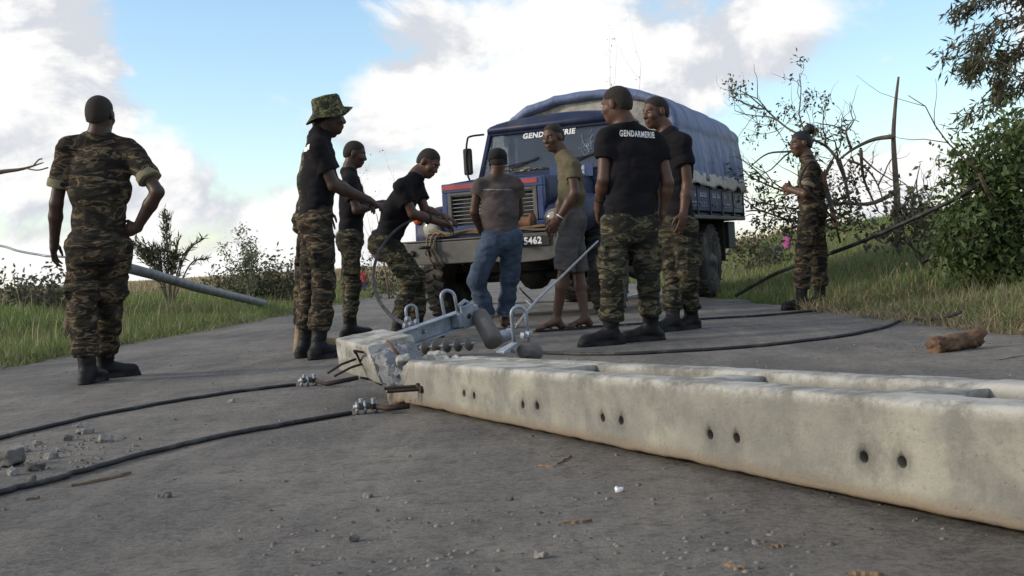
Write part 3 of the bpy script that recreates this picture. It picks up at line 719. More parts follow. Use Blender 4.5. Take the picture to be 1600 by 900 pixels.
def clamp(c, d, label, far_end):
    o = empty('cable_clamp', (c[0], c[1], 0)); O = np.array(o.location); tag(o, label, 'cable clamp', 'cable clamps left of the pole'); d = nrm(d); sd = np.array([-d[1], d[0], 0])
    c = np.asarray(c); z = np.array([0, 0, 1.0])
    for k, rr in ((-.045, .021), (-.012, .023), (.03, .022)):
        ax = nrm(d + sd * .25 * (1 if k > 0 else -1)); u_ = nrm(np.cross(ax, z)); w_ = np.cross(ax, u_)
        MB().tube([c + d * k + z * .026 + rr * (math.cos(t_) * u_ + math.sin(t_) * w_) - O for t_ in np.linspace(0, 6.283, 18)], .0065, 7).build('clamp_ring', M['steel_rope'], o, smooth=True)
    MB().box(c - d * .012 + z * .034 - O, (.05, .034, .026), basis(d)).build('saddle', M['grey_metal'], o, bevel=.006)
    MB().tube([c - d * .06 + z * .03 - O, c + d * .05 + z * .028 - O], .012, 8).build('thimble', M['steel_rope'], o, smooth=True)
    for s in (-1, 1): MB().lathe([(.011, -.01), (.011, .012)], c + d * (.0 - .02 * s) + sd * .02 * s + z * .05 - O, z, 6).build('nut', M['galv'], o)
    MB().tube([c + d * .03 + z * .026 - O] + [np.asarray(p) - O for p in far_end], .012, 8).build('tail', M['rebar'], o, smooth=True)
clamp(G(484, 603, 0), (1, .6, 0), 'small steel cable clamp on the farther black cable', [G(510, 600, .02), G(560, 590, .04)])
clamp(G(575, 646, 0), (1, .45, 0), 'steel cable clamp with ring on the nearer black cable', [G(605, 638, .025), G(640, 634, .03)])
cable('cable', [G(800, 548, gz), G(870, 552, gz), G(950, 553, gz), G(1050, 549, gz), G(1150, 543, gz), G(1250, 533, gz), G(1330, 522, gz), G(1390, 508, gz), G(1416, 494, gz)], .011, M['cable'], 'dark cable curving over the road right of the boots', group='cables right of the crew')
cable('cable', [G(900, 512, gz), G(1010, 505, gz), G(1100, 498, gz), G(1200, 492, gz), G(1280, 485, gz), G(1340, 483, gz)], .011, M['cable'], 'thin dark cable on the road below the woman in camouflage', group='cables right of the crew')
cable('cable', [G(1416, 494, gz), G(1440, 500, gz), G(1470, 497, .04), G(1500, 488, .12)], .012, M['cable'], 'dark cable end going into the dry grass at right', group='cables right of the crew')
cable('cable', [at(1150, 462, 14.2), at(1205, 431, 13.0), at(1260, 409, 11.9), at(1340, 380, 11.4), at(1420, 345, 11), at(1495, 309, 10.6), at(1540, 280, 10.5)], .020, M['cable'], 'thick black line hanging from the bush down past the woman', group=None)
cable('cable', [at(1440, 412, 11.6), at(1480, 388, 11.2), at(1530, 352, 10.8)], .012, M['cable'], 'short faint dark line hanging on the grass bank below the bush')
cable('steel_rope', [at(808, 508, 5.45), at(820, 492, 5.6), at(840, 468, 6.0), at(880, 430, 7.0), at(934, 377, 8.75)], .007, M['steel_rope'], 'taut pale steel rope rising from the shackle to the crew', 'rope')
cable('steel_rope', [at(806, 512, 5.46), at(812, 500, 5.5), at(826, 484, 5.6), at(829, 476, 5.7), at(822, 470, 5.8)], .004, M['steel_rope'], 'loose thin wire end curling beside the shackle', 'rope')
cable('rope', [G(880, 461, gz), G(915, 466, gz), G(945, 469, gz), G(985, 462, gz), G(1010, 455, .02)], .012, M['white'], 'pale rope on the road under the truck behind bare legs', 'rope')
cable('cable', [G(760, 474, gz), G(800, 474, gz), G(850, 472, gz), G(900, 470, gz)], .012, M['cable'], 'dark cable lying across the road under the truck bumper')
cable('cable', [at(812, 450, 11.6), at(822, 461, 11.5), G(835, 473, gz)], .008, M['cable'], 'short wire hanging below the truck between jeans and shorts')

# ------------------------------------------------------------------ rubble and debris
rng = random.Random(11)
def chunk(name, c, s, mat, label, cat='rubble', seed=0, group=None, rot=None, vox=None):
    a = rng.random() * 6.28 if rot is None else rot; R = np.array(Matrix.Rotation(a, 3, 'Z') @ Matrix.Rotation(rng.uniform(-.5, .5), 3, 'X') @ Matrix.Rotation(rng.uniform(-.4, .4), 3, 'Y'))
    c = np.asarray(c, float); s = np.asarray(s, float); h = vox or max(.003, s.max() / 16)
    pr = [bx((0, 0, s[2] * .35), s, R, rd=s.min() * .12)]
    a_ = s.min() * .6; fr = 2.2 / s.max()
    V, Q = solid(pr, h, disp=lambda X: a_ * (vnoise(X * fr + seed * 7.3, seed) - .5) + a_ * .5 * (vnoise(X * fr * 2.5 + seed, seed + 1) - .5), pad=s.max() * .3)
    o = link(name, np_mesh(name, V, Q), mat, None, True, tuple(c)); o['label'] = label; o['category'] = cat
    if group: o['group'] = group
    return o
RUB = [(8, 728, .12, 'largest grey concrete chunk, cut by the left picture edge'), (35, 706, .055, 'pale upright splinter of concrete near the left edge'), (80, 716, .05, 'dark pointed concrete bit beside the nearer cable'),
       (106, 688, .05, 'brownish concrete bit in the middle of the rubble patch'), (132, 678, .075, 'grey wedge of concrete touching the farther cable'), (165, 690, .055, 'flat pale concrete flake at the right end of the rubble'),
       (55, 735, .06, 'flat concrete flake lying just above the nearer cable'), (122, 668, .04, 'pale sliver leaning on the grey wedge'), (20, 742, .05, 'small blue grey flake at the left edge of the rubble'), (48, 752, .035, 'small brown lump on the nearer cable'),
       (95, 705, .035, 'small grey lump between splinter and wedge'), (60, 694, .035, 'small reddish lump at the back of the rubble')]
for i, (x, y, s, lb) in enumerate(RUB):
    chunk('concrete_rubble', G(x, y), (s * .85, s * .55, s * .42), M['stone' if i % 3 else 'stone_dark'], lb, seed=i + 1, group='concrete rubble between the cables')
for i, (x, y, s, lb) in enumerate([(968, 768, .022, 'small white stone on the road below the pole'), (575, 778, .028, 'grey stone on the road in the left foreground'), (552, 846, .03, 'dark lump at the bottom of the road, left of centre'),
                                   (846, 872, .028, 'grey stone at the bottom edge of the road'), (362, 629, .035, 'stone between the two black cables'), (262, 777, .028, 'dark pebble in the left foreground'), (796, 782, .022, 'small dark stone below the bolt holes')]):
    chunk('road_stone', G(x, y), (s * .85, s * .65, s * .5), M['white' if i == 0 else ('stone_dark' if i in (2, 5, 6) else 'stone')], lb, 'stone', seed=30 + i, group='loose stones on the road')
def stick(px0, px1, r, label, mat='wood'):
    a, b_ = G(*px0, r), G(*px1, r); m_ = (a + b_) / 2 + np.array([0, 0, r * .6]); p0 = np.array([a[0], a[1], 0])
    dv = b_ - a; ln_ = np.linalg.norm(dv); R_ = basis(dv); rc_ = random.Random(int(px0[0])); top_ = []; bot_ = []; nn_ = 9
    for k in range(nn_):
        f_ = k / (nn_ - 1); w_ = r * (1.6 * math.sin(math.pi * min(1, .12 + f_ * .85)) * rc_.uniform(.6, 1.3) + .15); y_ = rc_.uniform(-.5, .5) * r; z_ = r * rc_.uniform(.1, .7)
        c_ = a - p0 + dv * f_
        bot_ += [c_ + R_ @ np.array([0, y_ - w_, -r * .9]), c_ + R_ @ np.array([0, y_ + w_, -r * .9])]; top_ += [c_ + R_ @ np.array([0, y_ - w_ * .6, z_]), c_ + R_ @ np.array([0, y_ + w_ * .5, z_ * .6])]
    V_ = bot_ + top_; m2 = 2 * nn_; F_ = []
    for k in range(nn_ - 1):
        b0 = 2 * k; F_ += [[b0, b0 + 2, b0 + 3, b0 + 1], [m2 + b0, m2 + b0 + 1, m2 + b0 + 3, m2 + b0 + 2], [b0, m2 + b0, m2 + b0 + 2, b0 + 2], [b0 + 1, b0 + 3, m2 + b0 + 3, m2 + b0 + 1]]
    F_ += [[0, 1, m2 + 1, m2], [2 * nn_ - 2, m2 + 2 * nn_ - 2, m2 + 2 * nn_ - 1, 2 * nn_ - 1]]
    o = MB().add(V_, F_).build('wood_chip', M['chip'], None, smooth=False, loc=tuple(p0)); tag(o, label, 'wood chip', 'wood chips on the road')
for a, b_, lb in (((110, 758), (205, 738), 'brown stick lying below the nearer cable'), ((838, 726), (868, 728), 'pale wood chip on the road below the pole'), ((870, 724), (892, 712), 'thin curved twig beside the pale wood chip'),
                  ((1130, 880), (1165, 886), 'wood chip at the bottom edge of the road'), ((880, 816), (925, 812), 'reddish sliver on the road in front'), ((1195, 852), (1232, 850), 'brown sliver on the road below the pole middle'), ((1325, 893), (1380, 896), 'long sliver at the bottom right of the road'),
                  ((40, 780), (62, 776), 'short red brown chip left of the nearer cable'), ((1000, 530), (1022, 531), 'pale chip on the road by the right cable'), ((1560, 562), (1600, 555), 'dry twig at the right edge of the road')):
    stick(a, b_, .005, lb)
# log
lc = G(1495, 551); lo_ = empty('log', (lc[0], lc[1], 0)); tag(lo_, 'short broken brown log lying on the road at right', 'log')
P0, P1 = at(1458, 541, 6.1) - lc, at(1528, 529, 6.25) - lc
solid_obj('wood', [rc(P0, (P0 * .6 + P1 * .4), .047, .04, cap='a'), rc((P0 * .6 + P1 * .4), P1, .04, .046, cap='b', k=.03), el(P1 * .95 + np.array([0, 0, .03]), (.05, .04, .03))], .006, M['wood'], lo_, disp=lambda X: .014 * (vnoise(X * np.array([18, 18, 60]), 3) - .5) + .012 * (vnoise(X * np.array([50, 50, 90]), 5) - .5))
# grit: countless crumbs on the asphalt
nr = np.random.RandomState(4); V = []; F = []
ico = bmesh.new(); bmesh.ops.create_icosphere(ico, subdivisions=1, radius=1); iv = np.array([v.co[:] for v in ico.verts]); itf = np.array([[v.index for v in f.verts] for f in ico.faces]); ico.free()
cnt = 5200
Y = 2.3 + 11 * nr.rand(cnt) ** 2.2; X = (nr.rand(cnt) - .5) * 2 * np.minimum(Y * .48 + .3, 3.2)
clu = nr.rand(cnt) < .45
cl = np.array([G(520, 830)[:2], G(640, 880)[:2], G(90, 700)[:2], G(100, 720)[:2], G(1150, 880)[:2], G(880, 800)[:2], G(1450, 540)[:2], G(640, 600)[:2]])
pk = cl[nr.randint(0, len(cl), cnt)] + nr.randn(cnt, 2) * .16
X = np.where(clu, pk[:, 0], X); Y = np.where(clu, pk[:, 1], Y)
S = .0014 + .006 * nr.rand(cnt) ** 4
for i in range(cnt):
    q = iv * (S[i] * (1 + .5 * nr.rand(1, 3))) * (1 + .35 * (nr.rand(len(iv), 1) - .5)); V.append(q + np.array([X[i], Y[i], S[i] * .35 - .004])); F.append(itf + i * len(iv))
gmat = leaf_mat('grit_crumbs', (.045, .042, .04), (.20, .178, .15), 0.0)
tag(link('road_grit', np_mesh('road_grit', np.concatenate(V), np.concatenate(F)), gmat, None, False), 'fine grit and crumbs scattered over the asphalt', 'grit', kind='stuff')

# ------------------------------------------------------------------ lettering
def text_mesh(s, size, bold=.0, extrude=.0):
    cu = bpy.data.curves.new('lettering', 'FONT'); cu.body = s; cu.size = size; cu.offset = bold; cu.extrude = extrude
    cu.align_x = 'CENTER'; cu.align_y = 'CENTER'; cu.resolution_u = 3; cu.space_character = 1.12
    o = bpy.data.objects.new('lettering_tmp', cu); COL.objects.link(o); bpy.context.view_layer.update()
    me = bpy.data.meshes.new_from_object(o.evaluated_get(bpy.context.evaluated_depsgraph_get()))
    bpy.data.objects.remove(o); bpy.data.curves.remove(cu); return me
def text_on(s, size, c, ux, uy, mat, parent, name='lettering', bold=.0, sx=1.0, extrude=.0015):
    me = text_mesh(s, size, bold, extrude); ux, uy = nrm(ux), nrm(uy); uz = np.cross(ux, uy)
    me.transform(Matrix(((ux[0] * sx, uy[0], uz[0], c[0]), (ux[1] * sx, uy[1], uz[1], c[1]), (ux[2] * sx, uy[2], uz[2], c[2]), (0, 0, 0, 1))))
    return link(name, me, mat, parent, False)

# ------------------------------------------------------------------ truck: x to its left side, -y forward, origin under the front axle
TR = empty('army_truck', (.165, 13.25, 0), math.radians(-24.5))
tag(TR, 'dark blue bonneted truck with a blue tarpaulin over its bed', 'truck')
def tbox(name, x0, x1, y0, y1, z0, z1, mat, parent=TR, bevel=.01, smooth=False):
    return MB().box(((x0 + x1) / 2, (y0 + y1) / 2, (z0 + z1) / 2), (x1 - x0, y1 - y0, z1 - z0)).build(name, mat, parent, smooth, bevel)
# wheels
def wheel(x, y, side, dual=False, r=.475, steer=0):
    w = empty('wheel', (x, y, r), steer); w.parent = TR
    wd = .25; n = 40
    prof = [(r * .56, -wd * .42), (r * .62, -wd * .5), (r * .86, -wd * .52), (r * .955, -wd * .46), (r, -wd * .36), (r, wd * .36), (r * .955, wd * .46), (r * .86, wd * .52), (r * .62, wd * .5), (r * .56, wd * .42)]
    ty = MB().lathe(prof, (0, 0, 0), (1, 0, 0), n).build('tyre', M['tyre'], w, smooth=True)
    lug = MB()
    for k in range(26):
        a = 2 * math.pi * k / 26
        for s in (-1, 1):
            a2 = a + (.12 if s > 0 else 0); c = np.array([s * wd * .22, math.cos(a2) * r * .997, math.sin(a2) * r * .997])
            R = np.stack([[1, 0, 0], [0, -math.sin(a2), math.cos(a2)], [0, math.cos(a2), math.sin(a2)]], 1).astype(float)
            R = R @ np.array(Matrix.Rotation(s * .35, 3, 'Z')); lug.box(c, (wd * .5, .055, .028), R)
    lg = lug.build('tread', M['tyre'], w); lg['kind'] = 'stuff'
    s = side
    MB().lathe([(r * .57, s * wd * .40), (r * .55, s * wd * .46), (r * .50, s * wd * .30), (r * .34, s * wd * .12), (r * .30, s * wd * .38), (r * .14, s * wd * .46), (r * .12, s * wd * .62), (.01, s * wd * .64)], (0, 0, 0), (1, 0, 0), 28).build('rim', M['black_metal'] if not dual else M['grey_metal'], w, smooth=True)
    nutm = MB()
    for k in range(8):
        a = 2 * math.pi * k / 8; nutm.lathe([(.016, 0), (.016, .03)], (s * wd * .33, math.cos(a) * r * .22, math.sin(a) * r * .22), (s, 0, 0), 6)
    nutm.build('wheel_nuts', M['grey_metal'], w)
WB = 3.84
wheel(-.95, 0, -1, steer=.12); wheel(.95, 0, 1, steer=.12); wheel(-.93, WB, -1, True); wheel(.93, WB, 1, True); wheel(-.64, WB, -1, True); wheel(.64, WB, 1, True)
MB().tube([(-.9, 0, .45), (.9, 0, .45)], .06, 10).lathe([(.1, -.15), (.16, -.05), (.16, .1), (.08, .2)], (.1, 0, .45), (0, 1, 0), 14).build('front_axle', M['black_metal'], TR, smooth=True)
MB().tube([(-.9, WB, .47), (.9, WB, .47)], .07, 10).lathe([(.1, -.2), (.2, -.05), (.2, .1), (.08, .25)], (0, WB, .47), (0, 1, 0), 14).build('rear_axle', M['black_metal'], TR, smooth=True)
for s in (-1, 1):
    tbox('chassis_rail', s * .40 - .04, s * .40 + .04, -.85, 5.1, .62, .82, M['black_metal'])
    lf = MB()
    for k in range(5): lf.tube([(s * .47, -.6 + k * .06, .56 - k * .012 + .05), (s * .47, 0, .50 - k * .014), (s * .47, .6 - k * .06, .56 - k * .012 + .05)], .012, 6)
    lf.build('leaf_spring', M['black_metal'], TR)
tbox('fuel_tank', .55, .95, 1.5, 2.5, .55, .92, M['black_metal'], bevel=.05)
tbox('engine_sump', -.35, .35, -.6, .9, .50, .78, M['black_metal'], bevel=.05)
for yy in (1.3, 2.6, 4.6): tbox('cross_member', -.40, .40, yy, yy + .1, .64, .78, M['black_metal'])
MB().tube([(0, .9, .62), (0, WB - .2, .5)], .045, 10).build('drive_shaft', M['black_metal'], TR, smooth=True)
# bumper: heavy channel with step ends
bp = MB(); bp.box((0, -.98, .735), (2.0, .16, .23)).box((0, -.93, .865), (1.96, .26, .02))
bp.build('bumper', M['grey_metal'], TR, bevel=.012)
b2 = MB()
prof = [(0.10, .62), (0.10, .86), (1.04, .86), (1.04, .74), (.94, .66), (.72, .60), (.3, .585)]
n = len(prof); b2.add([(x, -1.075, z) for x, z in prof] + [(x, -1.02, z) for x, z in prof], [list(range(n))[::-1], [n + i for i in range(n)]] + [[i, (i + 1) % n, (i + 1) % n + n, i + n] for i in range(n)])
b2.build('bumper_plate', M['grey_metal'], TR, bevel=.008)
for x in (-.80, -.62): MB().lathe([(.012, 0), (.032, .004), (.034, .012), (.02, .03)], (x, -1.062, .745), (0, -1, 0), 12).build('bumper_bolt', M['black_metal'], TR)
for x in (-.62, .42):
    tow = MB().tube([(x - .04, -1.09, .80), (x - .04, -1.17, .80), (x - .02, -1.20, .80), (x + .02, -1.20, .80), (x + .04, -1.17, .80), (x + .04, -1.09, .80)], .016, 8); tow.build('tow_hook', M['black_metal'], TR, smooth=True)
pl_ = tbox('number_plate', .37, .75, -1.097, -1.082, .745, .845, M['black_metal'], bevel=.004)
text_on('5462', .092, (.575, -1.1, .795), (1, 0, 0), (0, 0, 1), M['white'], pl_, 'plate_number', bold=.004, sx=.95)
# winch drum and rope bundles on the bumper deck
MB().lathe([(.09, -.16), (.09, -.13), (.055, -.12), (.06, 0), (.055, .12), (.09, .13), (.09, .16)], (.36, -.93, .99), (1, .1, 0), 18).build('winch_drum', M['rust'], TR, smooth=True)
rope = MB(); rr = random.Random(3)
for k in range(5):
    P = [(-.62 + rr.uniform(-.04, .04), -.95, .91 + .02 * k), (-.40, -1.0 + rr.uniform(-.03, .03), .90 + rr.uniform(0, .04)), (-.15, -.95, .91 + rr.uniform(0, .05)), (.12, -.98, .90 + rr.uniform(0, .03)), (.35, -.96, .93), (.62, -.99, .90 + rr.uniform(0, .05)), (.92, -.95, .92 + rr.uniform(0, .04))]
    rope.tube(spline(P, 5), .012, 7)
for k in range(3):
    a = .06 * k; rope.tube(spline([(-.60 + a, -.86, .90), (-.61 + a, -1.05, .93), (-.61 + a * .6, -1.10, .80), (-.58 + a, -1.09, .66), (-.54 + a * .5, -1.0, .60)], 5), .010, 7)
rope.build('rope_lashing', M['hemp'], TR, smooth=True)
# bonnet and fascia
def loft(name, secs, mat, parent=TR, bevel=0, smooth=True, cap=True):
    n = len(secs[0]); V = [p for s in secs for p in s]; F = []
    for i in range(len(secs) - 1):
        for k in range(n): F.append([i * n + k, i * n + (k + 1) % n, (i + 1) * n + (k + 1) % n, (i + 1) * n + k])
    if cap: F += [list(range(n))[::-1], [(len(secs) - 1) * n + k for k in range(n)]]
    return MB().add(V, F).build(name, mat, parent, smooth, bevel)
def hood_sec(y, hw, z0, z1, crown, rd=.09):
    P = [(-hw, y, z0)]
    for a in (180, 150, 120, 95): P.append((-hw + rd + rd * math.cos(math.radians(a)), y, z1 - rd + rd * math.sin(math.radians(a))))
    P += [(-hw * .5, y, z1 + crown * .7), (0, y, z1 + crown), (hw * .5, y, z1 + crown * .7)]
    for a in (85, 60, 30, 0): P.append((hw - rd + rd * math.cos(math.radians(a)), y, z1 - rd + rd * math.sin(math.radians(a))))
    P.append((hw, y, z0)); return P
loft('hood', [hood_sec(-.70, .575, .93, 1.46, .02, .05), hood_sec(-.60, .59, .9, 1.475, .022), hood_sec(-.1, .64, .9, 1.49, .025), hood_sec(.42, .70, .9, 1.505, .03)], M['blue'])
# fascia frame round the grille
fr = MB(); fr.box((0, -.735, 1.405), (1.16, .07, .10)); fr.box((0, -.735, .975), (1.16, .07, .07))
for s in (-1, 1): fr.box((s * .545, -.735, 1.185), (.07, .07, .345))
fr.build('grille_frame', M['blue_light'], TR, bevel=.012)
gi = MB()
for s in (-1, 1): gi.box((s * .487, -.748, 1.185), (.045, .06, .345))
gi.box((0, -.748, 1.34), (.93, .06, .03)); gi.build('grille_surround', M['grey_metal'], TR, bevel=.006)
tbox('grille_backing', -.5, .5, -.715, -.702, 1.0, 1.36, M['black_metal'], bevel=0)
for k in range(8):
    z = 1.035 + k * .0405
    MB().box((0, -.755, z), (.93, .022, .009), np.array(Matrix.Rotation(-.35, 3, 'X'))).build('grille_slat', M['slat'], TR, bevel=.003)
for x in (-.16, .16): tbox('grille_bar', x - .012, x + .012, -.742, -.728, 1.0, 1.34, M['slat'], bevel=.003)
tbox('red_stripe', -.56, -.16, -.776, -.768, 1.39, 1.44, M['red'], bevel=.002); tbox('red_stripe', .06, .52, -.776, -.768, 1.39, 1.44, M['red'], bevel=.002)
tbox('badge', -.15, .05, -.778, -.768, 1.378, 1.444, M['white_worn'], bevel=.002)
# fenders
for s in (-1, 1):
    secs = []
    for (y, zt, zb, o) in ((-.80, .98, .80, .90), (-.74, 1.13, .82, .93), (-.5, 1.21, .9, .98), (-.1, 1.25, 1.08, 1.04), (.35, 1.22, 1.06, 1.06), (.62, 1.12, .78, 1.06), (.75, .92, .6, 1.04)):
        a, b_ = s * .58, s * o
        secs.append([(a, y, zb), (a, y, zt + .02), (a + (b_ - a) * .5, y, zt + .03), (a + (b_ - a) * .85, y, zt), (b_, y, zt - .07), (b_, y, zb)])
    loft('fender', secs, M['blue'])
    hl = empty('headlight', (s * .70, -.81, 1.0)); hl.parent = TR
    MB().lathe([(.105, .06), (.112, 0), (.10, -.02), (.095, -.012)], (0, 0, 0), (0, 1, 0), 24).build('bezel', M['slat'], hl, smooth=True)
    MB().lathe([(.094, -.014), (.08, -.035), (.05, -.045), (.01, -.05)], (0, 0, 0), (0, 1, 0), 24).build('lens', M['lens'], hl, smooth=True)
    ts = MB().lathe([(.045, 0), (.045, -.03), (.03, -.045), (.005, -.048)], (s * .88, -.76, 1.10), (0, 1, .1), 14).build('turn_signal', M['orange'], TR, smooth=True)
    tbox('fender_inner', s * .72 - .14, s * .72 + .14, -.45, .55, .95, 1.0, M['black_metal'])
tbox('apron', -.58, .58, -.72, -.68, .80, .95, M['blue'])
# cab: lower body, pillars, roof, rear wall, glass
Z0, ZS, ZR = .80, 1.56, 2.20
loft('cowl', [[(-.72, .40, .9), (-.72, .40, 1.56), (0, .40, 1.61), (.72, .40, 1.56), (.72, .40, .9)], [(-.82, .58, .85), (-.82, .58, 1.55), (0, .56, 1.62), (.82, .58, 1.55), (.82, .58, .85)], [(-.85, .72, .8), (-.85, .72, 1.56), (0, .66, 1.64), (.85, .72, 1.56), (.85, .72, .8)]], M['blue'], bevel=.01, smooth=False)
for s in (-1, 1):
    d_ = empty('door', (s * .855, 1.15, 1.15)); d_.parent = TR
    MB().box((0, 0, 0), (.05, .86, .80)).build('door_panel', M['blue'], d_, bevel=.015)
    MB().box((s * .035, .33, .18), (.02, .14, .03)).build('handle', M['slat'], d_, bevel=.006)
def bar(name, a, b_, w, d, mat, parent=TR):
    a, b_ = np.asarray(a, float), np.asarray(b_, float); R = basis(b_ - a, (0, 1, .01)); return MB().box((a + b_) / 2, (np.linalg.norm(b_ - a), w, d), R).build(name, mat, parent, bevel=.008)
for s in (-1, 1):
    bar('a_pillar', (s * .83, .70, 1.53), (s * .78, .98, 2.17), .05, .06, M['blue'])
    bar('b_pillar', (s * .85, 1.60, .8), (s * .79, 1.58, 2.17), .05, .10, M['blue'])
    bar('vent_bar', (s * .84, .98, 1.55), (s * .80, 1.06, 2.15), .02, .02, M['slat'])
    bar('window_rail', (s * .845, .72, 1.555), (s * .845, 1.6, 1.555), .05, .05, M['blue'])
tbox('cab_rear_wall', -.80, .80, 1.76, 1.80, .8, 2.18, M['black_metal']); tbox('cab_floor', -.83, .83, .7, 1.62, .8, .84, M['black_metal'])
tbox('seat', -.74, .74, 1.15, 1.55, 1.0, 1.25, M['black_metal'], bevel=.05); tbox('seat_back', -.74, .74, 1.45, 1.58, 1.25, 1.8, M['black_metal'], bevel=.05)
MB().lathe([(.2, -.012), (.215, 0), (.2, .012), (.185, 0)], (.45, 1.0, 1.62), (0, -.5, .9), 24).build('steering_wheel', M['black_metal'], TR, smooth=True)
def roof_sec(y, hw, z, c): 
    return [(-hw, y, z - .02)] + [(hw * math.sin(math.radians(a)), y, z + .02 + c * math.cos(math.radians(a))) for a in range(-88, 89, 16)] + [(hw, y, z - .02)]
loft('roof', [roof_sec(.90, .79, 2.16, .05), roof_sec(.96, .82, 2.16, .11), roof_sec(1.3, .83, 2.17, .15), roof_sec(1.76, .81, 2.16, .13), roof_sec(1.82, .79, 2.15, .08)], M['blue'])
tbox('windshield_header', -.77, .77, .93, 1.0, 2.10, 2.17, M['blue'])
m, t, b = new_mat('window_glass'); b.inputs['Base Color'].default_value = (.06, .078, .105, 1); b.inputs['Roughness'].default_value = .06; b.inputs['Alpha'].default_value = .58; b.inputs['Specular IOR Level'].default_value = .6
n = tex(t, 'ShaderNodeTexNoise', coords(t), Scale=5.0, Detail=6.0); L(t, ramp(t, n.outputs[0], [(.35, (.05, .05, .05)), (.8, (.35, .35, .35))]), b.inputs['Roughness'])
M['glass'] = m
m, t, b = new_mat('side_glass'); b.inputs['Base Color'].default_value = (.3, .34, .4, 1); b.inputs['Roughness'].default_value = .05; b.inputs['Alpha'].default_value = .25; M['glass_side'] = m
ws = MB().hexa([(-.80, .70, 1.585), (.80, .70, 1.585), (.80, .708, 1.585), (-.80, .708, 1.585)], [(-.755, .962, 2.12), (.755, .962, 2.12), (.755, .970, 2.12), (-.755, .970, 2.12)]).build('windshield', M['glass'], TR)
wn = nrm(np.array([0, -.535, .262])); wu = nrm(np.array([0, .262, .535]))
text_on('GENDARMERIE', .098, np.array([-.02, .935, 2.055]) + wn * .008, (1, 0, 0), wu, M['white'], ws, 'lettering', bold=.004, sx=.92)
cr = MB(); rr = random.Random(8); cc = np.array([.47, .83, 1.86]) + wn * .006
for k in range(9):      # reflection on the glass, modelled as a star of pale lines
    a = rr.uniform(0, 6.28); P = [cc]; l = rr.uniform(.06, .24)
    for j in range(1, 5):
        q = cc + (np.array([1, 0, 0]) * math.cos(a) * .55 + wu * math.sin(a)) * l * j / 4; P.append(q); a += rr.uniform(-.2, .2)
    cr.tube(P, .0016, 4)
for r_ in (.05, .10): cr.tube([cc + (np.array([1, 0, 0]) * math.cos(a) * r_ * .6 + wu * math.sin(a) * r_ * (1 + .2 * math.sin(3 * a))) for a in np.linspace(0, 6.28, 14)], .0014, 4)
glint = cr.build('glass_reflection', M['white_worn'], ws)
for s in (-1, 1):
    MB().hexa([(s * .843, .74, 1.59), (s * .849, .74, 1.59), (s * .849, 1.55, 1.59), (s * .843, 1.55, 1.59)], [(s * .79, .98, 2.13), (s * .796, .98, 2.13), (s * .796, 1.55, 2.13), (s * .79, 1.55, 2.13)]).build('side_window', M['glass_side'], TR)
for x0, x1 in ((-.62, -.10), (.12, .62)):
    a = np.array([x0, .715, 1.61]) + wn * .02; b_ = np.array([x1, .80, 1.78]) + wn * .02
    MB().tube([a, b_], .008, 6).tube([(a + b_) / 2 - np.array([.2, 0, .0]), (a + b_) / 2 + np.array([.22, .03, .06])], .007, 5).build('wiper', M['black_metal'], TR)
MB().tube([(-.79, .70, 1.58), (0, .66, 1.645), (.79, .70, 1.58)], .018, 8).build('windshield_seal', M['rubber'], TR, smooth=True)
dr_ = MB(); rr = random.Random(5)
for k in range(22): dr_.box((rr.uniform(-.5, .0), .60 + rr.uniform(-.05, .03), 1.63 + rr.uniform(0, .03)), (rr.uniform(.03, .12), .03, .012), np.array(Matrix.Rotation(rr.uniform(0, 3), 3, 'Z')))
dr_.build('leaf_litter', M['straw'], TR)['kind'] = 'stuff'
# lettering on the bonnet side, half hidden
tbox('name_panel', .19, .70, .375, .390, 1.49, 1.635, M['blue_light'], bevel=.002)
text_on('RDM', .12, (.455, .371, 1.565), (1, 0, 0), (0, 0, 1), M['white_worn'], TR, 'lettering', bold=.004, sx=1.15)
# mirrors
for s in (-1, 1):
    mr_ = empty('mirror', (s * .93, .62, 1.80)); mr_.parent = TR
    MB().box((0, 0, 0), (.11, .05, .31)).build('mirror_housing', M['black_metal'], mr_, bevel=.022)
    MB().box((0, .029, 0), (.09, .008, .27)).build('mirror_glass', M['galv'], mr_, bevel=.002)
    MB().tube(spline([(-s * .13, .05, -.26), (-s * .02, -.02, -.22), (s * .01, -.03, 0), (-s * .02, -.03, .24), (-s * .06, -.01, .29), (-s * .17, .12, .31)], 4), .012, 7).build('mirror_arm', M['black_metal'], mr_, smooth=True)
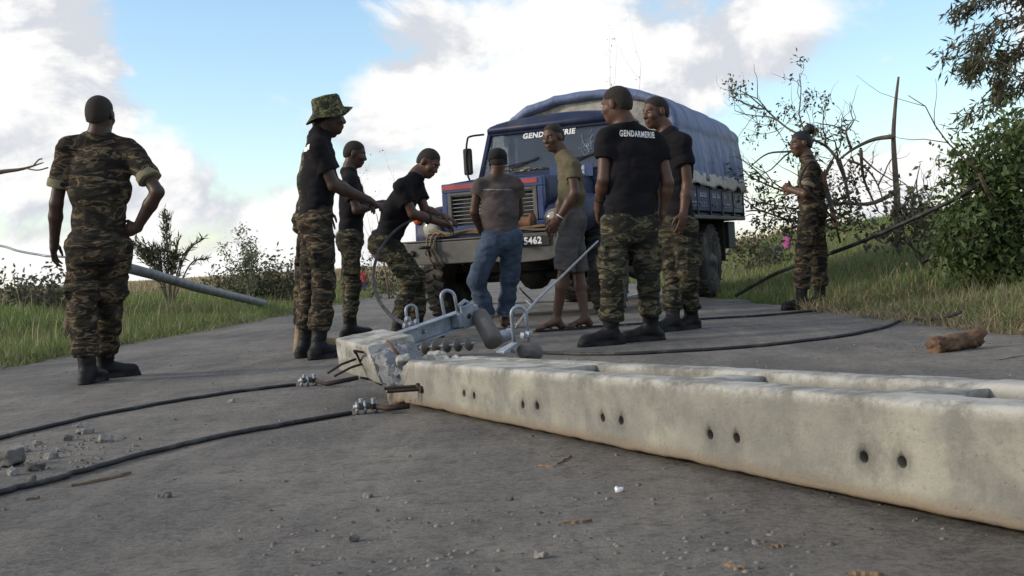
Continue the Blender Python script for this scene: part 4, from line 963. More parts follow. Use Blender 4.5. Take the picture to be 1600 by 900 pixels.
# load bed
BY0, BY1, HW = 2.3, 5.35, 1.12
tbox('bed_floor', -HW, HW, BY0, BY1, 1.02, 1.10, M['black_metal'])
for s in (-1, 1):
    nP = 5
    for k in range(nP):
        y0 = BY0 + .03 + k * (BY1 - BY0 - .03) / nP; y1 = BY0 + (k + 1) * (BY1 - BY0 - .03) / nP
        pn = tbox('side_panel', s * HW - .025, s * HW + .025, y0, y1, 1.115, 1.52, M['blue'])
        rp = MB()
        for j in range(2): rp.box((s * (HW + .027), (y0 + y1) / 2, 1.20 + .21 * j), (.012, (y1 - y0) * .8, .028))
        rp.build('rib', M['blue'], pn)
        if s > 0:
            mk = MB(); rr = random.Random(k)
            for j, zz in enumerate((1.43, 1.31, 1.19)):      # worn white stencil rows, no longer readable
                y = y0 + .09
                while y < y1 - .12:
                    w_ = rr.uniform(.03, .09); hh_ = rr.uniform(.05, .075)
                    if rr.random() < .7:
                        mk.box((s * (HW + .028), y + w_ / 2, zz), (.006, w_, .016)); 
                        mk.box((s * (HW + .028), y + .008, zz + .012), (.006, .014, hh_))
                        if rr.random() < .6: mk.box((s * (HW + .028), y + w_ / 2, zz + .035), (.006, w_, .013))
                    y += w_ + .02
            mk.build('stencil_mark', M['white_worn'], pn)['kind'] = 'stuff'
    for k in range(nP + 1):
        y = BY0 + k * (BY1 - BY0) / nP; y = min(max(y, BY0 + .03), BY1 - .03)
        tbox('side_post', s * HW - .03, s * (HW + .0) + .034, y - .025, y + .025, 1.05, 1.55, M['blue'], bevel=.006)
    tbox('side_rail', s * HW - .035, s * HW + .04, BY0, BY1, 1.015, 1.065, M['grey_metal'])
    tbox('mud_flap', s * .80 - .22, s * .80 + .22, 4.62, 4.66, .45, 1.02, M['rubber'])
    tbox('side_box', s * .9 - .16, s * .9 + .16, 4.72, 5.1, .62, 1.0, M['black_metal'])
tbox('tailgate', -HW, HW, BY1, BY1 + .04, 1.05, 1.52, M['blue'])
tbox('headboard', -HW, HW, BY0 - .02, BY0 + .02, 1.05, 1.75, M['blue'])
# tarpaulin over hoops
def arch_pt(u, y, grow=0.0):
    """u 0..1 from left hem over the ridge to right hem"""
    t = (u - .5) * 2; a = abs(t)
    ridge = 2.66 - .012 * (y - BY0) ** 2 + .035 * math.cos((y - BY0) / .66 * math.pi) ** 2 - .10 * sstep(BY1 - .5, BY1 + .05, y) - .04 * sstep(BY0 + .2, BY0, y)
    if a > .52: x, z = (1.14 - .04 * sstep(.8, .5, a)), 1.50 + (1 - a) / .48 * .66
    else:
        w = a / .52; ang = w * math.pi / 2; x, z = 1.11 * math.sin(ang) ** .80, 2.16 + (ridge - 2.16) * (max(0, math.cos(ang))) ** .85
    return np.array([math.copysign(x, t) if t else 0.0, y, z])
NU, NV = 100, 120
V = np.zeros((NU + 1, NV + 1, 3))
for i in range(NU + 1):
    for j in range(NV + 1):
        V[i, j] = arch_pt(i / NU, BY0 - .08 + (BY1 - BY0 + .14) * j / NV)
uu = np.linspace(0, 1, NU + 1)[:, None] * np.ones((1, NV + 1)); vv = np.linspace(0, 1, NV + 1)[None] * np.ones((NU + 1, 1))
side = sstep(.25, .48, np.abs(uu - .5) )
foldn = vnoise(np.stack([vv * 16 + uu * 1.5, uu * 2.2, 0 * uu], -1), 7) - .5
fold2 = vnoise(np.stack([vv * 38 + uu * 6, uu * 6, 0 * uu], -1), 8) - .5
amp = .03 + .10 * side
V[..., 0] += np.sign(uu - .5) * (foldn * amp + fold2 * .03) * (side + .1) - 0
V[..., 2] += (foldn * .05 + fold2 * .025) * (1 - side)
hem = np.abs(uu - .5) > .46
V[..., 2] += np.where(hem, (vnoise(np.stack([vv * 20, 0 * uu, 0 * uu + (uu > .5)], -1), 9) - .5) * .07, 0)
i = (np.arange(NU)[:, None] * (NV + 1) + np.arange(NV)[None]).ravel()
tp = link('tarpaulin', np_mesh('tarpaulin', V.reshape(-1, 3), np.stack([i, i + NV + 1, i + NV + 2, i + 1], 1)), M['tarp'], TR)
md = tp.modifiers.new('thick', 'SOLIDIFY'); md.thickness = .008
for s in (0, 1):       # pale lower edge, gathered with rope
    hv = []; nj = 140
    for j in range(nj + 1):
        y = BY0 - .05 + (BY1 - BY0 + .1) * j / nj
        for k in range(5):
            f_ = vnoise(np.array([[y * 7, k * .4, s]]), 12)[0] - .5; sg = 1 if s else -1
            z = 1.60 - k * .042 + (vnoise(np.array([[y * 4, 0, s]]), 13)[0] - .5) * (.03 + .05 * k / 4)
            hv.append((sg * (1.165 + .05 * f_ + .01 * k), y, z))
    ii = (np.arange(nj)[:, None] * 5 + np.arange(4)[None]).ravel()
    o = link('tarpaulin_hem', np_mesh('tarpaulin_hem', hv, np.stack([ii, ii + 5, ii + 6, ii + 1], 1)), M['tarp_edge'], TR)
    o.modifiers.new('thick', 'SOLIDIFY').thickness = .01
# rolled front edge of the tarpaulin and the pale canvas below it
P = [arch_pt(u, BY0 - .10) + np.array([0, 0, -.02]) for u in np.linspace(.22, .78, 50)]
P = [p + np.array([0, .02 * (vnoise(np.array([[k * .6, 1, 0]]), 3)[0] - .5), .03 * (vnoise(np.array([[k * .5, 0, 0]]), 2)[0] - .5)]) for k, p in enumerate(P)]
MB().tube(P, [.055 + .014 * vnoise(np.array([[k * .8, 2, 0]]), 5)[0] for k in range(len(P))], 10).build('tarpaulin_roll', M['tarp'], TR, smooth=True)
cv = []; nk = 30
for k in range(nk + 1):
    u = .23 + .54 * k / nk; top = arch_pt(u, BY0 - .06)
    for j in range(9):
        z = 1.70 + (top[2] - 1.70) * j / 8; f_ = vnoise(np.array([[k * .5, j * .35, 3.0]]), 6)[0] - .5
        cv.append((top[0] * .985, BY0 - .06 + f_ * .07, z))
ii = (np.arange(nk)[:, None] * 9 + np.arange(8)[None]).ravel()
link('front_canvas', np_mesh('front_canvas', cv, np.stack([ii, ii + 9, ii + 10, ii + 1], 1)), M['tarp_edge'], TR).modifiers.new('thick', 'SOLIDIFY').thickness = .008
hp = [arch_pt(u, BY0 + .02) - np.array([0, 0, .05]) for u in np.linspace(.03, .97, 30)]
MB().tube([p * np.array([.96, 1, 1]) for p in hp], .02, 8).build('hoop', M['black_metal'], TR, smooth=True)

# ------------------------------------------------------------------ people
def hand_prims(wr, dh, nh, th, s=1.0, curl=.35, spread=1.0):
    """wr wrist, dh direction of fingers, nh palm normal, th thumb side"""
    dh = nrm(dh); nh = nrm(nh - dh * np.dot(nh, dh)); sd = np.cross(dh, nh); sd = sd if np.dot(sd, th) > 0 else -sd
    R = np.stack([dh, sd, nh], 1); P = [rc(wr - dh * .01, wr + dh * .035 * s, .024 * s, .026 * s, k=.015, w=sd, e=1.2)]
    P.append(el(wr + dh * .055 * s, (.048 * s, .040 * s, .018 * s), R, k=.02))
    for i, (off, ln) in enumerate(((.030, .92), (.010, 1.0), (-.011, .94), (-.031, .76))):
        p = wr + dh * (.088 - .006 * abs(i - 1)) * s + sd * off * s; a = curl * .5; q = p
        for j, (l, r0, r1) in enumerate(((.044, .0092, .0086), (.028, .0086, .0078), (.022, .0078, .0066))):
            d = nrm(dh * math.cos(a) + nh * math.sin(a) + sd * off * 2.2 * spread * (1 if j == 0 else .4)); e = q + d * l * ln * s
            P.append(rc(q, e, r0 * s, r1 * s, k=.004)); q = e; a += curl
    t0 = wr + dh * .025 * s + sd * .030 * s
    t1 = t0 + nrm(dh * .75 + sd * .6 + nh * .35) * .042 * s; t2 = t1 + nrm(dh * .95 + sd * .15 + nh * .4) * .032 * s; t3 = t2 + nrm(dh + nh * .4) * .024 * s
    P += [rc(t0, t1, .0135 * s, .011 * s, k=.015), rc(t1, t2, .0105 * s, .0095 * s, k=.004), rc(t2, t3, .0095 * s, .0075 * s, k=.004)]
    return P
CLOTH_SEED = [0]
def folds(amp, fr=(9, 9, 22), seed=0):
    fr = np.array(fr)
    return lambda X: amp * ((vnoise(X * fr, seed) - .5) * 1.6 + (1 - 2 * np.abs(vnoise(X * fr * .6 + 3.3, seed + 1) - .5) - .6) * .9 + (vnoise(X * fr * 2.3, seed + 2) - .5) * .6 + (.5 - 3 * np.clip(np.abs(vnoise(X * fr * 1.25 + 9.1, seed + 3) - .5), 0, .167)) * .9)
def person(label, d, J, face=(0, 1, 0), hup=(0, 0, 1), s=1.0, top='tee', top_mat='black_tee', bottom='trousers', bottom_mat='camo_green', shoe='boot', toes=((0, 1), (0, 1)), skin='skin_deep',
           hair='crop', hem=.06, palms=None, curls=(.35, .35), hdir=(None, None), vox=.0062, sleeve=.62, group=None, zoff=0.0, fit=1.0, dx=0.0, seat=False, leg_fit=1.0, thumbs=(None, None), head_s=1.0):
    CLOTH_SEED[0] += 5; seed = CLOTH_SEED[0]
    W_ = {k: at(v[0], v[1], d + (v[2] if len(v) > 2 else 0)) for k, v in J.items()}
    for k in ('anL', 'anR'):
        if not seat: W_[k][2] = .095 * s + zoff
    root_xy = (W_['anL'] + W_['anR']) / 2
    O = np.array([root_xy[0], root_xy[1], zoff])
    root = empty('person', tuple(O)); tag(root, label, 'person', group)
    P = {k: v - O for k, v in W_.items()}
    hc, nb = P['head'], P['neck']; sL, sR = P['shL'], P['shR']; pc = (P['hipL'] + P['hipR']) / 2; sc = (sL + sR) / 2
    up = nrm(nb - pc); rt = nrm(sR - sL); fw = nrm(np.cross(up, rt)); hr = nrm(P['hipR'] - P['hipL'])
    print('%-34s h=%.2f sh=%.2f torso=%.2f uarm=%.2f/%.2f farm=%.2f/%.2f thigh=%.2f/%.2f shin=%.2f/%.2f' % (label[:34], hc[2] + .115, np.linalg.norm(sR - sL), np.linalg.norm(nb - pc), *[np.linalg.norm(P[a + q] - P[b + q]) for a, b in (('sh', 'el'), ('el', 'wr'), ('hip', 'kn'), ('kn', 'an')) for q in 'LR']))
    # head
    f = nrm(face); u = nrm(np.asarray(hup, float) - f * np.dot(hup, f)); r = np.cross(f, u); R = np.stack([r, f, u], 1); h = s * head_s
    H = lambda a, b, c: hc + (r * a + f * b + u * c) * h
    sk = [el(H(0, -.012, .028), np.array([.074, .094, .084]) * h, R), el(H(0, .028, -.042), np.array([.056, .064, .076]) * h, R, k=.03), el(H(0, .062, -.092), np.array([.026, .022, .020]) * h, R, k=.03),
          rc(H(0, .083, .012), H(0, .101, -.026), .008 * h, .0145 * h, k=.012), rc(H(-.012, .092, -.030), H(.012, .092, -.030), .011 * h, .011 * h, k=.01),
          rc(H(-.034, .074, .026), H(.034, .074, .026), .011 * h, .011 * h, k=.018), el(H(-.040, .058, -.024), np.array([.022, .024, .022]) * h, R, k=.02), el(H(.040, .058, -.024), np.array([.022, .024, .022]) * h, R, k=.02),
          rc(H(-.017, .087, -.056), H(.017, .087, -.056), .009 * h, .009 * h, k=.008), rc(H(-.014, .085, -.069), H(.014, .085, -.069), .0095 * h, .0095 * h, k=.008),
          el(H(-.031, .091, .004), np.array([.016, .014, .010]) * h, R, k=.012, op='-'), el(H(.031, .091, .004), np.array([.016, .014, .010]) * h, R, k=.012, op='-'),
          el(H(-.077, -.008, -.008), np.array([.010, .021, .032]) * h, R, k=.008), el(H(.077, -.008, -.008), np.array([.010, .021, .032]) * h, R, k=.008),
          rc(H(0, -.022, -.05), nb + (hc - nb) * .1, .054 * s, .058 * s, k=.03), rc(nb, sc - up * .08, .06 * s, .07 * s, k=.03)] + [rc(nb + (hc - nb) * .30 - f * .02 * s, nb + (q_ - nb) * .42, .034 * s, .034 * s, k=.04) for q_ in (sL, sR)]
    # trunk under the clothes
    sk += [rc(sc - up * .07 * s, pc + up * .06, .085 * s, .082 * s, k=.03, w=rt, e=1.45), rc(pc + up * .06, pc, .082 * s, .082 * s, k=.03, w=hr, e=1.35)]
    for q, sh in (('L', sL), ('R', sR)):
        e_, w_ = P['el' + q], P['wr' + q]; ua = nrm(e_ - sh); fa = nrm(w_ - e_)
        sk += [rc(sc - up * .05 * s, sh - up * .012, .046 * s, .042 * s, k=.03), rc(sh - up * .012, e_, .043 * s, .039 * s, k=.02), rc(e_, e_ + (w_ - e_) * .35, .039 * s, .041 * s, k=.015), rc(e_ + (w_ - e_) * .35, w_, .041 * s, .027 * s, k=.015)]
        i = 0 if q == 'L' else 1
        hd = hdir[i] if hdir[i] is not None else fa
        side = -1 if q == 'L' else 1
        pn = palms[i] if palms and palms[i] is not None else -rt * side
        th = thumbs[i] if thumbs[i] is not None else fw * .9 + up * .3
        sk += hand_prims(w_, np.asarray(hd, float), np.asarray(pn, float), np.asarray(th, float), s * .98, curls[i])
    feet = []
    for q in 'LR':
        hp, kn, an = P['hip' + q], P['kn' + q], P['an' + q]; i = 0 if q == 'L' else 1
        sk += [rc(hp, kn, .078 * s, .052 * s, k=.03), rc(kn, kn + (an - kn) * .35, .05 * s, .052 * s, k=.02), rc(kn + (an - kn) * .35, an, .050 * s, .034 * s, k=.02)]
        td = nrm(np.array([toes[i][0], toes[i][1], toes[i][2] if len(toes[i]) > 2 else 0])); g = np.array([0, 0, 1.0]); lat = np.cross(td, g)
        a0 = an * np.array([1, 1, 0]) if not seat else an - g * .09
        feet.append((an, a0, td, lat))
        zb = .012
        sk += [rc(a0 - td * .035 * s + g * (.032 + zb), an, .034 * s, .036 * s, k=.02), rc(an - g * .02, a0 + td * .13 * s + g * (.024 + zb), .034 * s, .022 * s, k=.02, w=lat, e=1.4)]
        if shoe != 'boot':
            for m_ in range(5):
                o_ = (m_ - 2) * .018 * (1 if q == 'L' else -1) * s; l_ = (.185 - .011 * abs(m_ - 0)) * s
                sk.append(rc(a0 + td * .12 * s + lat * o_ * .9 + g * (.02 + zb), a0 + td * (l_ - .0) + lat * o_ * 1.15 + g * (.013 + zb), .013 * s, (.0115 if m_ == 0 else .009) * s, k=.006))
    cuts = [((0, 0, .010), (0, 0, -1))] if not seat else []
    solid_obj('body', sk, vox, M[skin], root, cuts=cuts)
    # eyes
    for sgn in (-1, 1):
        c = H(sgn * .031, .0745, .004)
        ey = MB().lathe([(.001, -.0115 * h), (.008 * h, -.008 * h), (.0115 * h, 0), (.008 * h, .008 * h), (.001, .0115 * h)], c, f, 12).build('eye', M['eye'], root, smooth=True)
        MB().lathe([(.0062 * h, 0), (.0058 * h, .0016), (.001, .0022)], c + f * .0105 * h, f, 10).build('iris', M['iris'], ey)
    solid_obj('lips', [rc(H(-.016, .0925, -.057), H(.016, .0925, -.057), .0058 * h, .0058 * h, k=.004), rc(H(-.012, .091, -.068), H(.012, .091, -.068), .0065 * h, .0065 * h, k=.003)], .004, M['lip'], root)
    # hair
    if hair:
        g_ = .0035 if hair == 'crop' else .0055
        hp_ = [el(H(0, -.012, .028), np.array([.074 + g_, .094 + g_, .084 + g_]) * h, R, k=.01), el(H(0, -.045, -.02), np.array([.062 + g_, .058 + g_, .07 + g_]) * h, R, k=.03)]
        if hair == 'bun': hp_ += [rc(H(0, -.06, .075), H(0, -.085, .10), .04 * h, .034 * h, k=.015), el(H(0, -.105, .118), np.array([.056, .052, .052]) * h, R, k=.008)]
        def line(X):
            q = (X - hc) @ R / h
            lim = np.interp(q[..., 1], [-.12, -.085, -.05, -.022, .0, .02, .045, .065, .085], [-.062, -.058, -.045, -.005, .022, .026, .036, .062, .072])
            return (lim - q[..., 2] + (vnoise(X * 150, 4) - .5) * .008) * h
        V, Q = solid(hp_, .005, disp=lambda X: .0020 * (vnoise(X * 110, 2) - .5) + (.0035 if hair == 'crop' else 0) * np.clip(1 + line(X) / .035, 0, 1), cutfn=line)
        link('hair', np_mesh('hair', V, Q), M['hair' if hair == 'crop' else 'hair_long'], root)
    for sgn in (-1, 1): solid_obj('eyebrow', [rc(H(sgn * .014, .0845, .0235), H(sgn * .032, .083, .030), .0042 * h, .004 * h, k=.003), rc(H(sgn * .032, .083, .030), H(sgn * .048, .070, .024), .004 * h, .0025 * h, k=.003)], .004, M['hair'], root)
    # top
    if top:
        tw = fit; hemc = pc - up * hem * s
        sh_d = sc - up * .085 * s
        pr = [rc(sh_d, sc - up * .24 * s, .108 * s * tw, .112 * s * tw, k=.05, w=rt, e=1.50), rc(sc - up * .24 * s, pc + up * .10 * s, .110 * s * tw, .103 * s * tw, k=.05, w=nrm(rt + hr), e=1.42),
              rc(pc + up * .10 * s, hemc, .104 * s * tw, .116 * s * tw, k=.03, w=hr, e=1.40, cap='b'),
              rc(nb + (hc - nb) * .10, sc - up * .06 * s, .067 * s, .085 * s, k=.04, cap='a')]
        for q, sh in (('L', sL), ('R', sR)):
            e_ = P['el' + q]; se = sh + (e_ - sh) * sleeve
            pr += [rc(nb + up * .012 * s, nb + (sh - nb) * .80 - up * .002, .050 * s, .056 * s, k=.05), rc(sh - up * .010 * s, se, .066 * s, .067 * s * tw, k=.05, cap='b')]
        sm = solid_obj('shirt', pr, .0085, M[top_mat], root, disp=folds(.0125 if top_mat != 'black_tee' else .011, (6, 6, 10), seed))
        if top == 'camo':
            for q, sh in (('L', sL), ('R', sR)):
                e_ = P['el' + q]; a_ = sh + (e_ - sh) * (sleeve - .10); b_ = sh + (e_ - sh) * (sleeve + .06)
                solid_obj('rolled_cuff', [rc(a_, b_, .073 * s, .073 * s, cap='ab', k=0)], .007, M['khaki'], root, disp=folds(.004, (20, 20, 20), seed))
                c = nb + (sh - nb) * .66 + up * .043 * s
                MB().box(c, (.05, .12, .012), basis(np.cross(sh - nb, up), np.cross(np.cross(sh - nb, up), sh - nb))).build('epaulette', M[top_mat], root, bevel=.004)
            solid_obj('collar', [rc(nb - up * .01 - f * 0, nb + (hc - nb) * .28, .074 * s, .066 * s, cap='ab', k=0)], .007, M[top_mat], root, disp=folds(.004, (20, 20, 20), seed))
    # bottom
    if bottom:
        wt = pc + up * .11 * s; lf = leg_fit
        pr = [rc(wt, pc - up * .0, .098 * s, .106 * s, k=.05, w=hr, e=1.40, cap='a'), rc(pc, pc - up * .06 * s, .100 * s, .095 * s, k=.05, w=hr, e=1.35)]
        fwh = nrm(np.cross(up, hr)); pr += [el(pc - fwh * .05 * s - up * .02 * s + hr * .06 * s * sg, np.array([.085, .085, .10]) * s, k=.04) for sg in (-1, 1)]
        for i, q in enumerate('LR'):
            hp, kn, an = P['hip' + q], P['kn' + q], P['an' + q]; out = hr * (-1 if q == 'L' else 1)
            if bottom == 'shorts':
                e_ = kn + (kn - hp) * .05
                pr += [rc(hp, e_, .098 * s * lf, .092 * s * lf, k=.03, cap='b')]
            else:
                cut = .78 if shoe == 'boot' else .88
                e_ = kn + (an - kn) * cut
                pr += [rc(hp, kn, .098 * s * lf, .077 * s * lf, k=.03), rc(kn, kn + (an - kn) * .5, .075 * s * lf, .070 * s * lf, k=.03), rc(kn + (an - kn) * .5, e_, .070 * s * lf, (.066 if shoe == 'boot' else .075) * s * lf, k=.02, cap='b')]
                if shoe == 'boot':
                    pr += [el(kn + (an - kn) * .66, np.array([.072, .072, .055]) * s * lf, k=.03)]
                    c = hp + (kn - hp) * .62 + out * .075 * s
                    pr += [bx(c, (.035, .15, .17), basis(out, nrm(hp - kn)), rd=.012, k=.012)]
        solid_obj('shorts' if bottom == 'shorts' else 'trousers', pr, .0088, M[bottom_mat], root, disp=folds(.0135 if bottom == 'trousers' else .010, (8, 8, 19), seed + 2))
        if bottom == 'trousers' and hem < 0: solid_obj('belt', [rc(wt, wt - up * .042 * s, .106 * s, .108 * s, w=hr, e=1.40, cap='ab', k=0)], .008, M['rubber'], root)
        if bottom == 'jeans':
            for q in 'LR':
                kn, an = P['kn' + q], P['an' + q]
                solid_obj('turned_cuff', [rc(kn + (an - kn) * .80, kn + (an - kn) * .93, .080 * s, .082 * s, cap='ab', k=0)], .007, M['denim_cuff'], root, disp=folds(.005, (15, 15, 20), seed))
    # shoes
    for (an, a0, td, lat), q in zip(feet, 'LR'):
        g = np.array([0, 0, 1.0])
        if shoe == 'boot':
            kn = P['kn' + q]; st = an + (kn - an) * .36
            pr = [rc(st, an, .058 * s, .050 * s, k=.02, cap='a'), rc(an - g * .03, a0 - td * .045 * s + g * .04, .046 * s, .044 * s, k=.02), rc(an - g * .02 * s, a0 + td * .13 * s + g * .042, .044 * s, .042 * s, k=.03, w=lat, e=1.05), el(a0 + td * .165 * s + g * .042, np.array([.05, .05, .04]) * s, k=.02),
                  rc(a0 - td * .05 * s + g * .01, a0 + td * .18 * s + g * .01, .042 * s, .048 * s, k=.008)]
            b_ = solid_obj('boot', pr, .0068, M['boot_tan' if shoe == 'tan' else 'boot'] if not isinstance(shoe, tuple) else M[shoe[1]], root, cuts=[((0, 0, .0), (0, 0, -1))] if not seat else [], disp=folds(.004, (12, 12, 30), seed))
            so = MB()
            n_ = 24; ring_ = []
            for k in range(n_):
                a = 2 * math.pi * k / n_; x = .125 * math.cos(a); wv = .047 * math.sin(a) * (1 + .12 * math.cos(a)); ring_.append(a0 + td * (x + .06) * s + lat * wv * s)
            so.add([p + g * .001 for p in ring_] + [p + g * .022 for p in ring_], [list(range(n_))[::-1], [n_ + k for k in range(n_)]] + [[k, (k + 1) % n_, (k + 1) % n_ + n_, k + n_] for k in range(n_)])
            so.build('sole', M['rubber'], b_)
            lc = MB(); ft = nrm(td + g * .1)
            for k in range(5):
                c_ = an + (st - an) * (k / 5) + td * (.052 - .002 * k) * s; lc.tube([c_ - lat * .022 * s, c_ + td * .006 + g * .012, c_ + lat * .022 * s], .003, 5)
            lc.build('lace', M['rubber'], b_)['kind'] = 'stuff'
        elif shoe == 'flipflop':
            so = MB(); n_ = 24; ring_ = []
            for k in range(n_):
                a = 2 * math.pi * k / n_; x = .138 * math.cos(a); wv = .046 * math.sin(a) * (1 + .15 * math.cos(a)); ring_.append(a0 + td * (x + .065) * s + lat * wv * s)
            so.add([p + g * .001 for p in ring_] + [p + g * .014 for p in ring_], [list(range(n_))[::-1], [n_ + k for k in range(n_)]] + [[k, (k + 1) % n_, (k + 1) % n_ + n_, k + n_] for k in range(n_)])
            fl = so.build('flip_flop', M['rubber'], root, bevel=.003)
            t0 = a0 + td * .135 * s + g * .045
            MB().tube(spline([a0 + td * .05 * s + lat * .044 * s + g * .02, a0 + td * .09 * s + lat * .03 * s + g * .055, t0, a0 + td * .09 * s - lat * .03 * s + g * .055, a0 + td * .05 * s - lat * .044 * s + g * .02], 5), .007, 6).build('strap', M['rubber'], fl, smooth=True)
    return root, dict(P=P, O=O, hc=hc, f=f, u=u, r=r, R=R, up=up, rt=rt, fw=fw, sc=sc, pc=pc, nb=nb, s=s, h=h, H=H)
def ring_on(root, info, q, frac, r, rad, name, mat):
    P = info['P']; e_, w_ = P['el' + q], P['wr' + q]; ax = nrm(w_ - e_); c = e_ + (w_ - e_) * frac; a = nrm(np.cross(ax, (0, 1, .3))); b_ = np.cross(ax, a)
    MB().tube([c + rad * (math.cos(t) * a + math.sin(t) * b_) for t in np.linspace(0, 6.283, 20)], r, 7).build(name, mat, root, smooth=True)
def back_print(root, info, text, size, up_off, sx=1.0, dirn=None, right=None, mat='white', shift=0.0, bold=.002):
    """white print that follows the back of the shirt"""
    sh = [o for o in root.children if o.name.startswith('shirt')][0]
    bv = BVHTree.FromPolygons([v.co for v in sh.data.vertices], [p.vertices for p in sh.data.polygons])
    fw = info['fw'] if dirn is None else nrm(dirn); ux = info['rt'] if right is None else nrm(right); uy = info['up']
    c = info['sc'] - uy * up_off - fw * .45
    if text is not None: me = text_mesh(text, size, bold)
    else:
        V = [(x / 40 * sx * .2, y / 10 * size, 0) for y in range(-5, 6) for x in range(-20, 21)]; F = [[j * 41 + i, j * 41 + i + 1, (j + 1) * 41 + i + 1, (j + 1) * 41 + i] for j in range(10) for i in range(40)]
        me = bpy.data.meshes.new('print'); me.from_pydata(V, [], F); sx = 1
    bm = bmesh.new(); bm.from_mesh(me); bmesh.ops.triangulate(bm, faces=bm.faces); 
    bmesh.ops.subdivide_edges(bm, edges=[e for e in bm.edges if e.calc_length() > .02], cuts=2)
    for v in bm.verts:
        o = c + ux * (v.co.x * sx + shift) + uy * v.co.y
        hit = bv.ray_cast(Vector(o), Vector(fw))
        v.co = (hit[0] - Vector(fw) * .004) if hit[0] is not None else Vector(o + fw * .34)
    bm.to_mesh(me); bm.free()
    link('print', me, M[mat], sh, False)

# 1 soldier walking away on the left
p1, i1 = person('soldier in full camouflage walking away at far left, hand on hip', 7.42,
    dict(head=(157, 180), neck=(155, 217), shL=(103, 232, .0), shR=(206, 234, .0), elL=(88, 318, .02), elR=(246, 300, -.10), wrL=(85, 377, .10), wrR=(214, 356, -.02),
         hipL=(130, 385, 0), hipR=(179, 385, .02), knL=(129, 490, -.02), knR=(170, 482, .16), anL=(137, 575, -.02), anR=(164, 570, .35)),
    face=(.08, 1, -.05), top='camo', top_mat='camo_brown', bottom_mat='camo_brown', toes=((.1, 1), (.75, .65)), hem=-.04, s=1.03, fit=1.07, leg_fit=1.12, skin='skin_deep', sleeve=.66,
    hdir=(None, (-.8, .25, -.15)), palms=((1, 0, 0), (.3, 1, .1)), thumbs=((0, 1, 0), (0, -.2, 1)), curls=(.45, .3))
# 2 man with bush hat
p2, i2 = person('man in black t-shirt and camouflage bush hat, seen from behind left', 8.5,
    dict(head=(515, 182), neck=(499, 213), shR=(497, 228, -.19), shL=(503, 226, .17), elR=(521, 290, -.16), elL=(522, 285, .2), wrR=(568, 309, -.08), wrL=(560, 308, .18),
         hipR=(496, 345, -.09), hipL=(492, 345, .09), knR=(507, 440, -.10), knL=(487, 437, .10), anR=(497, 535, -.12), anL=(476, 530, .12)),
    face=(.93, .36, -.12), toes=((.55, .8), (.6, .75)), bottom_mat='camo_brown', s=1.04, hair='crop', hem=-.02, sleeve=.66, palms=((0, -.3, -.9), (0, .3, -.9)), thumbs=((0, -1, .3), (0, 1, .3)), curls=(.45, .45), leg_fit=1.06)
H = i2['H']; R = i2['R']
V = []; n_ = 32; tilt = .10
hat = []
for rad, zz in ((.150, .010), (.146, .012), (.104, .040), (.098, .052), (.090, .118), (.080, .130), (.03, .136), (.002, .136)):
    hat.append([H(rad * math.sin(a) * (.92), rad * math.cos(a) * 1.02 - .008 - (zz - .03) * .34, zz + .34 * rad * math.cos(a) + .012 * math.sin(a * 3 + 1) * (rad > .13) + .010 * (rad > .13) * math.cos(a) - (rad > .13) * .022 * abs(math.sin(a))) for a in np.linspace(0, 2 * math.pi, n_, endpoint=False)])
o = MB().add([p for s_ in hat for p in s_], [[i * n_ + k, i * n_ + (k + 1) % n_, (i + 1) * n_ + (k + 1) % n_, (i + 1) * n_ + k] for i in range(len(hat) - 1) for k in range(n_)]).build('bush_hat', M['camo_bush'], p2, smooth=True)
o.modifiers.new('thick', 'SOLIDIFY').thickness = .004
back_print(p2, i2, None, .036, .03, sx=1.25, dirn=(.55, .83, 0), right=(.83, -.55, 0), shift=-.03)
# 3 man mostly hidden behind him
p3, i3 = person('man in camouflage and tan boots almost hidden behind the bush hat man', 9.3,
    dict(head=(510, 190), neck=(494, 219), shR=(490, 232, -.18), shL=(496, 230, .18), elR=(478, 290, -.19), elL=(500, 290, .2), wrR=(494, 336, -.1), wrL=(510, 330, .2),
         hipR=(484, 345, -.09), hipL=(486, 345, .09), knR=(476, 430, -.06), knL=(490, 430, .1), anR=(470, 525, -.05), anL=(495, 525, .15)),
    face=(.95, .3, -.15), toes=((.7, .7), (.3, .95)), top='camo', top_mat='camo_green', bottom_mat='camo_brown', hem=-.04, shoe='boot', s=1.0)
for o in [o for o in p3.children if o.name.startswith('boot')]: o.data.materials.clear(); o.data.materials.append(M['boot_tan'])
# 4 shaven head looking down
p4, i4 = person('shaven-headed man in black t-shirt beside the bush hat man, looking down', 11.0,
    dict(head=(555, 240), neck=(545, 270), shR=(546, 283, -.18), shL=(550, 281, .18), elR=(557, 328, -.18), elL=(565, 325, .2), wrR=(586, 322, -.08), wrL=(592, 318, .12),
         hipR=(547, 372, -.09), hipL=(550, 372, .09), knR=(552, 440, -.08), knL=(545, 440, .1), anR=(544, 505, -.05), anL=(548, 503, .15)),
    face=(.96, .05, -.3), toes=((.85, -.3), (.8, .3)), s=1.0, bottom_mat='camo_green', hem=.0, hair='crop', palms=((0, .3, -.9), (0, .3, -.9)), curls=(.5, .5))
